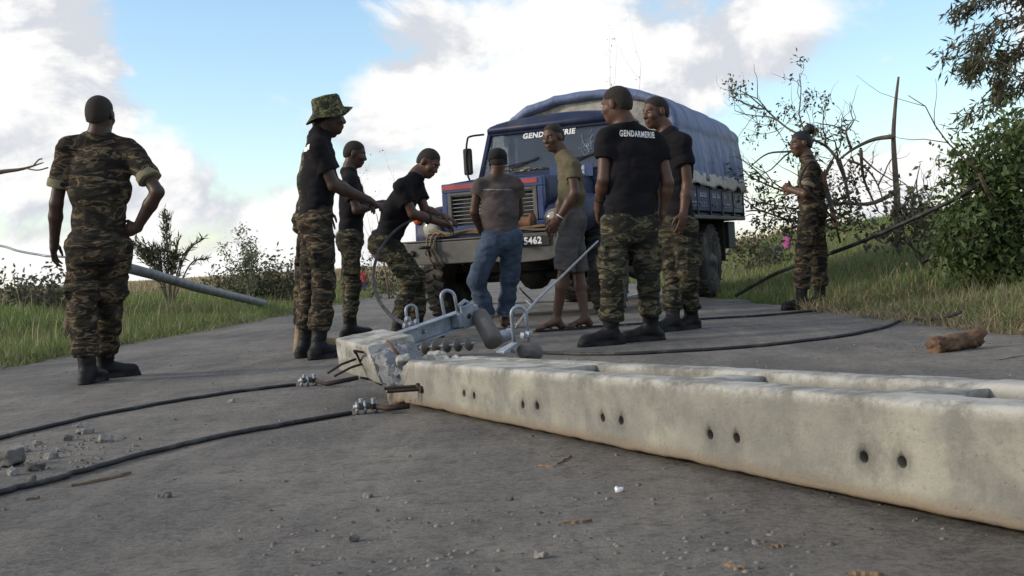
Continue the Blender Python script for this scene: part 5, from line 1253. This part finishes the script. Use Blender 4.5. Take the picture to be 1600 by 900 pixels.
# 5 bending man
p5, i5 = person('man in black t-shirt bending over and pulling the black cable', 10.0,
    dict(head=(670, 254), neck=(649, 277), shR=(628, 292, -.18), shL=(652, 290, .17), elR=(645, 334, -.17), elL=(664, 328, .12), wrR=(685, 347, -.05), wrL=(690, 337, .12),
         hipR=(599, 380, -.09), hipL=(604, 378, .09), knR=(641, 437, -.12), knL=(652, 434, .10), anR=(620, 515, -.14), anL=(652, 515, .16)),
    face=(.70, -.42, -.58), hup=(.45, -.1, .9), toes=((.85, .2), (.8, -.5)), s=1.0, hem=.02, bottom_mat='camo_green', palms=((0, .2, -1), (0, -.2, -1)), thumbs=((.3, -1, 0), (.3, 1, 0)), curls=(.55, .5), skin='skin')
ring_on(p5, i5, 'R', .62, .012, .036, 'wristband', M['rubber'])
back_print(p5, i5, None, .05, .10, sx=.45, dirn=(.75, .25, -.6), right=(.3, -.95, 0), shift=.10)
# 6 jeans
p6, i6 = person('man in faded grey t-shirt, dark cap and turned-up jeans facing the truck', 10.9,
    dict(head=(778, 253), neck=(776, 279), shL=(747, 289, 0), shR=(807, 289, .02), elL=(741, 331, .04), elR=(812, 330, .18), wrL=(752, 362, .28), wrR=(795, 357, .42),
         hipL=(769, 375, .0), hipR=(799, 371, .03), knL=(745, 438, -.10), knR=(797, 434, .05), anL=(762, 497, .0), anR=(788, 492, .12)),
    face=(.05, .96, -.28), top_mat='grey_tee', bottom='jeans', bottom_mat='denim', shoe='barefoot', toes=((-.2, 1), (.05, 1)), s=1.0, hem=.03, skin='skin', hair='crop', sleeve=.35, palms=((1, .2, -.3), (-1, .2, -.3)), curls=(.6, .6), hdir=((.25, .8, .2), None), leg_fit=1.13)
back_print(p6, i6, None, .012, .045, sx=1.3, mat='print_faded')
H = i6['H']; cap = []
for zz, k_ in ((-.006, 1.06), (.06, 1.08), (.09, .93), (.115, .55), (.121, .05)): cap.append([H(.080 * k_ * math.sin(a), .100 * k_ * math.cos(a) - .012, zz + .004 * math.cos(a)) for a in np.linspace(0, 2 * math.pi, 28, endpoint=False)])
co = MB().add([p for s_ in cap for p in s_], [[i * 28 + k, i * 28 + (k + 1) % 28, (i + 1) * 28 + (k + 1) % 28, (i + 1) * 28 + k] for i in range(4) for k in range(28)]).build('cap', M['cap'], p6, smooth=True)
co.modifiers.new('thick', 'SOLIDIFY').thickness = .006
MB().hexa([H(-.06, .08, .020), H(.06, .08, .020), H(.05, .17, .008), H(-.05, .17, .008)], [H(-.06, .08, .028), H(.06, .08, .028), H(.05, .17, .014), H(-.05, .17, .014)]).build('peak', M['cap'], co, bevel=.003)
# 7 olive t-shirt and shorts
p7, i7 = person('young man in olive t-shirt, grey shorts and flip-flops looking back', 10.2,
    dict(head=(864, 214), neck=(881, 244), shL=(893, 260, -.17), shR=(884, 258, .17), elL=(898, 302, -.20), elR=(880, 305, .2), wrL=(873, 341, -.20), wrR=(868, 345, .22),
         hipL=(892, 345, -.08), hipR=(893, 345, .09), knL=(882, 420, -.10), knR=(903, 422, .09), anL=(869, 495, -.05), anR=(914, 495, .0)),
    face=(-.66, -.72, -.18), top_mat='olive_tee', bottom='shorts', bottom_mat='grey_short', shoe='flipflop', toes=((-.96, -.2), (-.9, -.35)), s=1.0, hem=.02, skin='skin', sleeve=.48, curls=(.5, .4), fit=.95)
ring_on(p7, i7, 'L', .93, .004, .030, 'bracelet', M['white'])
# 8 gendarmerie back
p8, i8 = person('tall man in black t-shirt with white lettering across his back', 8.1,
    dict(head=(963, 163), neck=(977, 198), shL=(946, 216, -.02), shR=(1027, 220, .05), elL=(943, 280, -.05), elR=(1043, 285, .03), wrL=(936, 318, .06), wrR=(1036, 325, .07),
         hipL=(962, 352, -.02), hipR=(1004, 352, .03), knL=(957, 435, -.06), knR=(1012, 430, .05), anL=(955, 520, -.02), anR=(1018, 515, .14)),
    face=(-.80, .55, -.15), toes=((-.97, -.22), (-.85, -.1)), s=1.04, hem=.06, skin='skin', sleeve=.52, curls=(.35, .4), fit=1.05, leg_fit=1.08)
back_print(p8, i8, 'GENDARMERIE', .056, -.028, sx=.60, bold=.0018, shift=.02)
ring_on(p8, i8, 'L', .80, .012, .034, 'wrist_watch', M['rubber'])
# 9 behind him
p9, i9 = person('man in black t-shirt standing behind the lettered t-shirt, facing left', 9.2,
    dict(head=(1024, 175), neck=(1042, 208), shL=(1066, 224, -.10), shR=(1028, 222, .16), elL=(1074, 290, -.10), elR=(1022, 290, .18), wrL=(1068, 333, -.14), wrR=(1018, 335, .14),
         hipL=(1068, 350, -.04), hipR=(1046, 350, .09), knL=(1076, 428, -.05), knR=(1050, 430, .04), anL=(1080, 492, .10), anR=(1052, 502, -.05)),
    face=(-.86, -.48, -.12), toes=((-.6, -.5), (-.7, -.5)), s=1.03, hem=.02, skin='skin', sleeve=.5, curls=(.4, .4))
# 10 woman
p10, i10 = person('woman in camouflage with hair in a bun standing on the verge', 11.4,
    dict(head=(1251, 224), neck=(1261, 249), shL=(1268, 261, -.15), shR=(1262, 260, .15), elL=(1258, 303, -.20), elR=(1255, 300, .2), wrL=(1239, 297, -.10), wrR=(1238, 296, .04),
         hipL=(1268, 325, -.08), hipR=(1270, 325, .09), knL=(1256, 395, -.08), knR=(1279, 393, .08), anL=(1252, 460, -.10), anR=(1281, 455, .10)),
    face=(-.97, -.15, -.1), top='camo', top_mat='camo_brown', bottom_mat='camo_brown', toes=((-.9, -.35), (-.85, -.2)), s=1.0, fit=1.05, leg_fit=1.08, hem=-.02, skin='skin', hair='bun', sleeve=.7, curls=(.6, .6), palms=((0, .8, .2), (0, -.8, .2)))
solid_obj('belt', [rc(i10['pc'] + i10['up'] * .13, i10['pc'] + i10['up'] * .085, .112, .114, w=i10['rt'], e=1.42, cap='ab', k=0)], .008, M['rubber'], p10)
# rifle slung behind her
rf = empty('rifle', (at(1300, 470, 11.25)[0], 11.25, 0)); O = np.array(rf.location); tag(rf, 'dark rifle slung muzzle down behind the woman in camouflage', 'rifle')
a, b_ = at(1285, 268, 11.22) - O, at(1313, 380, 11.2) - O; dv = nrm(b_ - a); RB = basis(dv, (.2, 1, .1))
L_ = np.linalg.norm(b_ - a); X = lambda t_, y=0, z=0: a + dv * t_ * L_ + RB @ np.array([0, y, z])
MB().hexa([X(0, -.018, -.05), X(0, .018, -.05), X(.3, .018, -.025), X(.3, -.018, -.025)], [X(0, -.018, .03), X(0, .018, .03), X(.3, .018, .025), X(.3, -.018, .025)]).build('stock', M['gunwood'], rf, bevel=.006)
MB().box(X(.42), (.26 * L_, .04, .065), RB).build('receiver', M['gun'], rf, bevel=.005); MB().box(X(.66), (.24 * L_, .042, .045), RB).build('handguard', M['gunwood'], rf, bevel=.008)
MB().tube([X(.5), X(1.0)], .010, 8).tube([X(.5, 0, .022), X(.82, 0, .022)], .009, 8).build('barrel', M['gun'], rf, smooth=True)
MB().hexa([X(.44, -.014, -.03), X(.44, .014, -.03), X(.52, .014, -.03), X(.52, -.014, -.03)], [X(.50, -.014, -.17), X(.50, .014, -.17), X(.57, .014, -.16), X(.57, -.014, -.16)]).build('magazine', M['gun'], rf, bevel=.004)
MB().box(X(.95, 0, .02), (.01, .008, .03), RB).build('front_sight', M['gun'], rf)
MB().tube(spline([X(.05, 0, .03), at(1268, 252, 11.12) - O, at(1250, 285, 11.1) - O, at(1275, 310, 11.1) - O, X(.7, 0, -.02)], 6), .011, 6).build('sling', M['rubber'], rf, smooth=True)
# 11 seated child in pink, 12 child in red
gzz = float(ground_z(np.array([at(1222, 395, 27)[0]]), np.array([27.0]))[0])
p11, i11 = person('small figure in a magenta top sitting on the grass bank', 27.0,
    dict(head=(1226, 362), neck=(1229, 371), shL=(1233, 375, -.12), shR=(1226, 375, .14), elL=(1232, 388, -.15), elR=(1225, 388, .16), wrL=(1222, 392, -.1), wrR=(1220, 392, .1),
         hipL=(1232, 398, -.08), hipR=(1230, 398, .08), knL=(1212, 388, -.09), knR=(1214, 388, .09), anL=(1203, 403, -.1), anR=(1205, 403, .1)),
    face=(-.9, -.4, -.1), top_mat='pink_tee', bottom='jeans', bottom_mat='blue_short', shoe='barefoot', s=.72, toes=((-1, 0), (-1, 0)), vox=.009, seat=True, zoff=gzz)
zb_ = float(ground_z(np.array([at(567, 460, 33)[0]]), np.array([33.0]))[0])
p12, i12 = person('small child in red t-shirt and blue shorts standing far down the road', 33.0,
    dict(head=(567, 419), neck=(567, 425), shL=(573, 428, 0), shR=(561, 428, 0), elL=(575, 436, 0), elR=(559, 436, 0), wrL=(575, 444, -.02), wrR=(559, 444, -.02),
         hipL=(570, 444, 0), hipR=(564, 444, 0), knL=(570, 453, -.03), knR=(564, 453, -.03), anL=(570, 462, 0), anR=(564, 462, 0)),
    face=(0, -1, 0), top_mat='red_tee', bottom='shorts', bottom_mat='blue_short', shoe='barefoot', s=.60, toes=((.2, -1), (-.2, -1)), vox=.008, zoff=max(0, zb_), head_s=1.25)

# black cable in the bending man's hands
cable('cable', [at(716, 352, 12.2), at(706, 343, 11.2), at(690, 341, 10.05), at(668, 338, 9.95), at(640, 346, 9.8), at(612, 366, 9.6), at(592, 395, 9.3), at(583, 430, 9.0), at(590, 465, 8.2), at(610, 492, 7.2), at(634, 507, 6.3), at(648, 512, 5.9)], .012, M['cable'], 'black cable held by the bending man, looping down to the crossarm')

# ------------------------------------------------------------------ grass
def blades(n, xf, hmin, hmax, wid, seed, lean=.5, name='grass', mat='grass', label='', zf=ground_z):
    g = np.random.RandomState(seed); X, Y = xf(g, n); Z = zf(X, Y) - .01; n = len(X)
    Hh = hmin + (hmax - hmin) * g.rand(n) ** 1.6; Hh = Hh * (.55 + .9 * vnoise(np.stack([X * .9, Y * .9, 0 * X], -1), 17)); a = g.rand(n) * 6.283; l = lean * (.3 + g.rand(n)); w = wid * (.6 + .8 * g.rand(n)) * (1 + Y / 30)
    b = a + 1.57 + g.randn(n) * .3; d = np.stack([np.cos(a), np.sin(a)], 1); s = np.stack([np.cos(b), np.sin(b)], 1) * w[:, None]
    base = np.stack([X, Y], 1)
    def lay(t, ws): 
        c = base + d * (Hh * l * t * t)[:, None]; z = Z + Hh * (t - .25 * l * t * t)
        return [np.concatenate([c + s * k * ws, z[:, None]], 1) for k in (-1, 1)]
    v0, v1 = lay(0, 1); v2, v3 = lay(.55, .8); v4, v5 = lay(1.0, .0)
    V = np.stack([v0, v1, v2, v3, v4], 1).reshape(-1, 3); i = np.arange(n)[:, None] * 5
    F = np.concatenate([i + np.array([[0, 1, 3]]), i + np.array([[0, 3, 2]]), i + np.array([[2, 3, 4]])])
    return tag(link(name, np_mesh(name, V, F), M[mat], None, False), label, 'grass', kind='stuff')
def left_xy(far, near=6.0, spread=11, edge=.0):
    def f(g, n):
        Y = near + (far - near) * g.rand(n) ** 1.5; D = edge + spread * g.rand(n) ** 1.6; X = road_l(Y) - D + .15 * g.randn(n) * (D > .2)
        k = X > -Y * .52 - 1.5; return X[k], Y[k]
    return f
def right_xy(far, near=5.5, spread=9, edge=.0):
    def f(g, n):
        Y = near + (far - near) * g.rand(n) ** 1.4; D = edge + spread * g.rand(n) ** 1.4; X = road_r(Y) + D
        k = X < Y * .50 + 1.5; return X[k], Y[k]
    return f
blades(110000, left_xy(42), .05, .19, .0040, 1, name='grass', label='green grass on the left verge')
def edge_xy(g, n):
    Y = 7 + 22 * g.rand(n) ** 1.3; X = road_l(Y) + .30 - .6 * g.rand(n) ** .7 + .2 * (vnoise(np.stack([Y * 1.3, 0 * Y, 0 * Y], -1), 31) - .5); return X, Y
flat_z = lambda x, y: np.maximum(ground_z(x, y), 0) + .005
blades(9000, edge_xy, .02, .12, .003, 8, lean=1.0, name='edge_grass', mat='grass', label='short grass creeping over the left road edge', zf=flat_z)
blades(4000, edge_xy, .02, .14, .003, 9, lean=1.6, name='edge_straw', mat='straw', label='dead straw along the left road edge', zf=flat_z)
blades(5000, left_xy(40, spread=9), .12, .42, .003, 2, name='dry_grass', mat='straw', label='dry grass stalks among the left verge')
blades(120000, right_xy(38), .04, .16, .0040, 3, name='grass', label='green grass on the right bank')
blades(7000, right_xy(30, spread=6), .07, .28, .003, 4, name='dry_grass', mat='straw', label='dry grass stalks on the right bank')
def straw_patch(g, n):
    Y = 6.0 + 5.5 * g.rand(n); X = road_r(Y) - .25 + 1.1 * g.rand(n) ** 1.3; return X, Y
blades(7000, straw_patch, .05, .22, .003, 6, lean=1.6, name='flattened_straw', mat='straw', label='flattened pale straw along the right road edge')
def far_xy(g, n):
    Y = 38 + 100 * g.rand(n) ** 2; X = (g.rand(n) - .5) * 2 * Y * .5; k = (X < road_l(Y) - .3) | (X > road_r(Y) + .3); return X[k], Y[k]
blades(30000, far_xy, .15, .5, .010, 7, name='dry_grass', mat='straw', label='dry grass over the far field')

# ------------------------------------------------------------------ trees and shrubs
class Foliage:
    def __init__(self, seed): self.g = np.random.RandomState(seed); self.V = []; self.n = 0
    def leaves(self, C, spread, n, ln, wd, droop=.3, along=None):
        g = self.g; C = np.atleast_2d(C)
        P = C[g.randint(0, len(C), n)] + g.randn(n, 3) * spread
        d = g.randn(n, 3); d[:, 2] -= droop
        if along is not None: d = d * .6 + np.asarray(along)
        d /= np.linalg.norm(d, axis=1)[:, None]; s = np.cross(d, g.randn(n, 3)); s /= np.linalg.norm(s, axis=1)[:, None]
        l = ln * (.6 + .8 * g.rand(n))[:, None]; w = wd * (.6 + .8 * g.rand(n))[:, None]; nn = np.cross(d, s)
        q = np.stack([P, P + d * l * .45 + s * w + nn * w * .3, P + d * l, P + d * l * .45 - s * w + nn * w * .3], 1)
        self.V.append(q.reshape(-1, 3)); self.n += n
    def build(self, name, mat, parent, O):
        V = np.concatenate(self.V) - np.asarray(O); i = np.arange(self.n)[:, None] * 4
        F = np.concatenate([i + np.array([[0, 1, 2]]), i + np.array([[0, 2, 3]])])
        return link(name, np_mesh(name, V, F), mat, parent, False)
def grow(mb, p, d, ln, r, depth, rng, tips, bend=.25, up=.1, split=3, O=0):
    """a wandering limb that forks; tips collects where leaves go"""
    P = [p]; rs = [r]; d = nrm(d); steps = 5
    for k in range(steps):
        d = nrm(d + np.array([rng.gauss(0, bend), rng.gauss(0, bend), rng.gauss(0, bend) + up])); p = p + d * ln / steps; P.append(p); rs.append(r * (1 - .6 * (k + 1) / steps))
        if depth > 0 and k >= 1 and rng.random() < split / 4:
            a = nrm(d + np.array([rng.gauss(0, .8), rng.gauss(0, .8), rng.gauss(0, .5)])); grow(mb, p, a, ln * rng.uniform(.45, .75), rs[-1] * .65, depth - 1, rng, tips, bend, up, split, O)
        if depth <= 1: tips.append(p.copy())
    mb.tube([q - O for q in P], rs, 6 if r > .02 else 4)
def tree(name, label, base, limbs, seed, leafn, ln, wd, mat='leaf', bark='bark', spread=.12, cat='tree', group=None, droop=.3, trunk_name='trunk', crown='crown', extra=None):
    base = np.asarray(base, float); o = empty(name, tuple(base)); tag(o, label, cat, group); rng = random.Random(seed); mb = MB(); tips = []
    for (p, d, l, r, dep, bend, up, sp) in limbs: grow(mb, np.asarray(p, float), np.asarray(d, float), l, r, dep, rng, tips, bend, up, sp, base)
    if extra: extra(mb, base)
    mb.build(trunk_name, M[bark], o, smooth=True)
    if leafn:
        fo = Foliage(seed); fo.leaves(np.array(tips), spread, leafn, ln, wd, droop); fo.build(crown, M[mat], o, base)
    return o, tips
# dense bush tree at the right edge
bz = lambda x, y: np.array([x, y, float(ground_z(np.array([x]), np.array([y]))[0]) - .05])
B = bz(5.05, 10.8)
limbs = [(B + np.array([.15 * k - .4, .1 * (k % 3), 0]), (-.10 + .12 * k, -.2 + .1 * (k % 4), 1), 1.25 + .2 * (k % 3), .035, 2, .22, .10, 3) for k in range(9)]
limbs += [(B + np.array([.3, 0, .9]), (-.5, -.1, .45), 1.0, .025, 2, .2, .05, 3), (B + np.array([.3, 0, 1.2]), (-.3, .1, .9), 1.2, .025, 2, .2, .05, 3), (B + np.array([.5, 0, 1.0]), (.2, .1, 1), 1.5, .03, 2, .2, .05, 3)]
trb, tipsb = tree('broadleaf_tree', 'dense dark green leafy tree at the right edge above the bank', B, limbs, 5, 0, .1, .02)
xm = at(1490, 300, 10.7)[0]
zm = at(1560, 165, 10.7)[2]; keepb = [p for p in tipsb if p[0] > xm + .1 * math.sin(p[2] * 9) and p[2] < zm]
gb = np.random.RandomState(77); mass = []
for (x, y, r_, n_) in ((1560, 330, .30, 26), (1590, 270, .34, 30), (1530, 370, .26, 22), (1600, 380, .36, 30), (1555, 250, .22, 14), (1620, 225, .26, 20), (1530, 300, .22, 14), (1660, 300, .5, 40), (1510, 395, .2, 14), (1508, 335, .16, 8), (1690, 250, .4, 26), (1570, 420, .25, 16)):
    mass += [at(x, y, 10.7) + gb.randn(3) * np.array([.55, .55, .5]) * r_ for _ in range(n_)]
fo = Foliage(31); fo.leaves(np.array(keepb + mass + mass), .10, 11000, .085, .018, .45); fo.leaves(np.array(keepb + mass), .12, 6000, .05, .011, .45); fo.build('crown', M['leaf'], trb, B)
# slender tree outside the frame whose drooping sprays hang in at the top right
B2 = bz(5.9, 11.6); arcs = [[(1690, 330), (1665, 120), (1640, 40), (1590, 30), (1530, 50), (1470, 92)], [(1650, 20), (1590, -5), (1530, 2), (1492, 25)], [(1655, 70), (1600, 75), (1550, 95), (1498, 110)], [(1660, 110), (1615, 120), (1570, 150), (1500, 190)], [(1640, -20), (1580, -40), (1520, -30)], [(1660, 140), (1630, 170), (1590, 200), (1540, 215)], [(1600, 60), (1570, 110), (1560, 150)], [(1560, 40), (1530, 80), (1520, 120)]]
sp_ = [np.array(spline([at(x, y, 11.4 + .15 * k) for x, y in a_], 8)) for k, a_ in enumerate(arcs)]
def sprays(mb, O):
    mb.tube([p - O for p in spline([B2, at(1700, 330, 11.4), at(1665, 120, 11.4)], 6)], .05, 8)
    for P in sp_: mb.tube([p - O for p in P], [.016 - .013 * k / (len(P) - 1) for k in range(len(P))], 5)
tr2, _ = tree('slender_tree', 'slender tree with thin feathery leaves hanging in at the top right', B2, [], 9, 0, .1, .01, bark='twig', extra=sprays)
fo = Foliage(10)
for P in sp_: fo.leaves(P[6:] if len(P) > 40 else P[3:], .05, 520, .10, .010, .55, along=np.array([-.5, 0, -.35]))
fo.build('crown', M['leaf_dry'], tr2, B2)
# storm-broken tree behind the woman, with the bare snapped trunk
Dt = 17.0
def pt(x, y, d=Dt): return at(x, y, d)
B3 = bz(*pt(1400, 330)[:2])
def dead(mb, O):
    rngd = random.Random(1)
    pts = [B3, pt(1402, 320), pt(1399, 270), pt(1396, 215), pt(1399, 165), pt(1404, 120)]
    mb.tube([p - O for p in spline(pts, 4)], [.052 - .036 * (k / 20) ** 1.3 for k in range(21)], 8)
    for ps, r in (([(1397, 213), (1365, 218), (1335, 232), (1310, 250)], .035), ([(1401, 300), (1360, 318), (1310, 318), (1260, 325)], .035), ([(1330, 232), (1322, 205), (1332, 188)], .02), ([(1310, 250), (1290, 228), (1262, 215), (1230, 200), (1195, 170), (1165, 145)], .025),
                  ([(1310, 250), (1320, 280), (1330, 330)], .04), ([(1345, 235), (1350, 280), (1372, 330)], .03), ([(1300, 252), (1285, 280), (1262, 300)], .03), ([(1325, 250), (1352, 262), (1372, 290), (1385, 335)], .02), ([(1262, 215), (1240, 235), (1200, 240), (1170, 262)], .02),
                  ([(1310, 318), (1270, 300), (1230, 300), (1180, 280), (1160, 265)], .022), ([(1330, 330), (1290, 345), (1240, 345), (1190, 330), (1165, 330)], .025), ([(1340, 240), (1372, 268), (1410, 290)], .015), ([(1440, 330), (1432, 290), (1438, 255)], .015), ([(1405, 330), (1425, 300), (1432, 280)], .015)):
        P = spline([pt(x, y, Dt + rngd.uniform(-.25, .25)) for x, y in ps], 5); mb.tube([p - O for p in P], [r * (1 - .65 * k / (len(P) - 1)) for k in range(len(P))], 6)
limbs = []
rb = random.Random(21)
for (x, y), (dx, dz), l in (((1262, 215), (-.7, .55), .9), ((1230, 200), (-.8, .4), .8), ((1200, 175), (-.6, .7), .7), ((1195, 170), (-.8, .1), .6), ((1240, 235), (-.9, -.1), .7), ((1290, 228), (-.1, 1), .6), ((1322, 205), (-.4, .9), .5), ((1322, 205), (.4, .9), .5), ((1230, 300), (-.9, .2), .7), ((1270, 300), (-.8, .5), .8), ((1200, 285), (-.9, .1), .6), ((1310, 250), (-.6, .6), .8),
                             ((1240, 345), (-.9, -.1), .6), ((1260, 325), (-.9, .2), .8), ((1300, 252), (.2, .8), .6), ((1285, 280), (-.7, -.2), .7), ((1190, 330), (-.8, .1), .6), ((1350, 280), (.3, .5), .5), ((1330, 300), (-.6, -.1), .7), ((1372, 290), (.4, .5), .5), ((1405, 330), (.3, .7), .8), ((1425, 330), (.3, .9), .7), ((1445, 330), (.1, 1), .6)):
    limbs.append((pt(x, y, Dt + rb.uniform(-.2, .2)), (dx, rb.uniform(-.3, .3), dz), l, .013, 1, .28, .03, 3))
    for _ in range(3): limbs.append((pt(x + rb.uniform(-25, 25), y + rb.uniform(-20, 20), Dt + rb.uniform(-.3, .3)), (rb.uniform(-1, .6), rb.uniform(-.3, .3), rb.uniform(-.4, .9)), l * .7, .006, 1, .3, .0, 2))
tr3, tips3 = tree('storm_broken_tree', 'storm-broken tree with bare upright trunk and torn branches behind the woman', B3, limbs, 22, 0, .1, .03, bark='twig', extra=dead)
fo = Foliage(23); left = [p for p in tips3 if p[0] < pt(1340, 250)[0]]
rb = random.Random(3); keep = [left[rb.randrange(len(left))] for _ in range(110)]
fo.leaves(np.array(keep), .05, 1500, .065, .015, .5); fo.build('crown', M['leaf_dry'], tr3, B3)
fo = Foliage(29); fo.leaves(np.array([pt(x, y) for x, y in ((1255, 330), (1240, 350), (1280, 345), (1300, 350), (1265, 310), (1320, 345), (1230, 335), (1345, 345), (1310, 325), (1205, 345), (1285, 300), (1340, 270), (1330, 310))]), .11, 1100, .08, .015, .2); fo.build('broken_foliage', M['leaf_dry'], tr3, B3)
# brush along the bank crest
def shrub(name, label, c, hgt, wid, seed, n, mat='leaf', ln=.09, wd=.022, group=None, stems=7, cat='shrub', droop=.2):
    B_ = bz(c[0], c[1]); rng = random.Random(seed)
    limbs = [(B_ + np.array([rng.uniform(-.5, .5) * wid * .4, rng.uniform(-.3, .3) * wid * .4, 0]), (rng.uniform(-.8, .8) * wid / hgt, rng.uniform(-.5, .5), 1), hgt * rng.uniform(.55, .95), .016, 2, .22, .05, 3) for _ in range(stems)]
    return tree(name, label, B_, limbs, seed, n, ln, wd, mat, 'twig', spread=.09 * max(1, wid), cat=cat, group=group, trunk_name='stem', crown='foliage', droop=droop)
gp = 'low bushes beyond the verges'
shrub('bush', 'dark low bush on the left skyline right of the pale sapling', at(405, 420, 24)[:2], .75, 1.3, 41, 1500, 'leaf_dry', group=gp)
shrub('bush', 'brownish bush on the left skyline beside the bush hat man', at(437, 420, 24.5)[:2], .72, 1.1, 42, 1100, 'leaf_dry', group=gp)
shrub('bush', 'scrubby bush at the far left edge of the skyline', at(20, 425, 17)[:2], .55, 1.5, 43, 800, 'leaf_dry', group=gp)
shrub('bush', 'thin scrub just left of the walking soldier', at(72, 420, 18)[:2], .5, .9, 44, 700, 'leaf_dry', group=gp)
shrub('bush', 'bare brown bush seen between the bending man and the truck', at(622, 420, 27)[:2], .9, 1.0, 45, 700, 'leaf_dry', group=gp)
shrub('bush', 'brown scrub on the bank behind the truck tail', at(1180, 385, 22)[:2], .6, 1.6, 46, 900, 'leaf_dry', group=gp)
shrub('bush', 'tall brush on the bank right of the bare trunk', at(1452, 330, 15)[:2], .9, .9, 47, 900, 'leaf_dry', group=gp)
# sapling with pale plume
B4 = bz(*at(386, 430, 22)[:2]); tree('sapling', 'pale young tree with a soft drooping top on the left skyline', B4, [(B4, (-.05, 0, 1), .95, .02, 1, .08, .3, 3), (B4 + np.array([0, 0, .4]), (.05, .1, 1), .5, .012, 1, .10, .25, 3)], 51, 1300, .07, .012, 'leaf_pale', 'twig', spread=.07, cat='tree', droop=.5)
for (x, y, d_, l, lb, sd) in ((604, 400, 26, 1.9, 'bare thin sapling behind the bending man', 61), (990, 300, 24, 3.1, 'thin bare treetop rising above the truck canopy', 62)):
    B_ = bz(*at(x, y, d_)[:2]); tree('bare_sapling', lb, B_, [(B_, (0, 0, 1), l, .02, 2, .05, .2, 3)], sd, 60, .05, .008, 'leaf_dry', 'twig', spread=.05, group='bare saplings')
# plumed plants: upright tufts of leaves round a stem
def plume_plant(label, base, stems, seed):
    o = empty('plumed_plant', tuple(base)); tag(o, label, 'plant')
    for i, (tip, w, n, mid) in enumerate(stems):
        P = spline([base, mid, tip], 8); MB().tube([p - base for p in P], .012, 5).build('stem', M['twig'], o, smooth=True)
        fo = Foliage(seed + i); al = nrm(np.asarray(tip) - np.asarray(mid))
        if n: fo.leaves(np.array(P[5:]), w * .8, n, .11, .010, -.2, along=al * 1.1); fo.build('plume', M['leaf_dry'], o, base)['kind'] = 'stuff'
D5 = 19.0; B5 = bz(*at(262, 430, D5)[:2]); q = lambda x, y: at(x, y, D5)
plume_plant('plumed plant with upright tufts right of the walking soldier', B5, [(q(259, 338), .05, 420, q(262, 400)), (q(243, 392), .06, 330, q(250, 410)), (q(214, 382), .07, 330, q(235, 405)), (q(275, 405), .06, 260, q(268, 415)), (q(224, 400), .06, 260, q(245, 415)), (q(318, 372), .012, 70, q(285, 402)), (q(322, 404), .012, 50, q(296, 415)), (q(280, 372), .012, 40, q(272, 405)), (q(300, 385), .01, 30, q(285, 410))], 70)
# fallen metal lamp post on the left verge
mp0, mp1 = at(120, 398, 12.4), at(412, 471, 21.5); mp1[2] = float(ground_z(mp1[:1], mp1[1:2])[0]) + .1
fp_ = empty('fallen_steel_post', (mp1[0], mp1[1], 0)); O = np.array(fp_.location); tag(fp_, 'grey steel post toppled over the left grass verge', 'post')
MB().tube([mp0 - O, (mp0 * .7 + mp1 * .3) - O, (mp0 + mp1) / 2 - O + np.array([0, 0, -.02]), mp1 - O], [.06, .062, .065, .068], 14).build('shaft', M['post'], fp_, smooth=True)
MB().tube([mp0 + np.array([-.1, -.2, -.9]) - O, mp0 + np.array([0, .1, -.02]) - O], .05, 8).build('prop', M['bark'], fp_, smooth=True)
# dead branch sticking in at the left
B6 = at(-60, 300, 9.5); g6 = bz(B6[0] - .3, B6[1]); br = empty('dead_branch', tuple(g6)); tag(br, 'bare dead branch poking in from the left picture edge', 'branch')
mb = MB(); mb.tube([p - g6 for p in spline([g6, (g6 + B6) / 2 + np.array([-.1, 0, .1]), at(-40, 280, 9.5), at(0, 269, 9.5), at(35, 264, 9.5), at(68, 254, 9.5)], 5)], [.04 - .036 * k / 25 for k in range(26)], 6)
mb.tube([p - g6 for p in spline([at(40, 263, 9.5), at(58, 266, 9.45), at(75, 262, 9.4)], 4)], .006, 5)
mb.tube([p - g6 for p in spline([at(52, 259, 9.5), at(60, 250, 9.5), at(66, 248, 9.5)], 4)], .006, 5).build('limb', M['twig'], br, smooth=True)
cable('overhead_wire', [at(-60, 365, 13), at(0, 384, 12.8), at(60, 398, 12.6), at(110, 402, 12.5)], .012, M['galv'], 'pale slack wire at the left edge behind the soldier', 'wire')
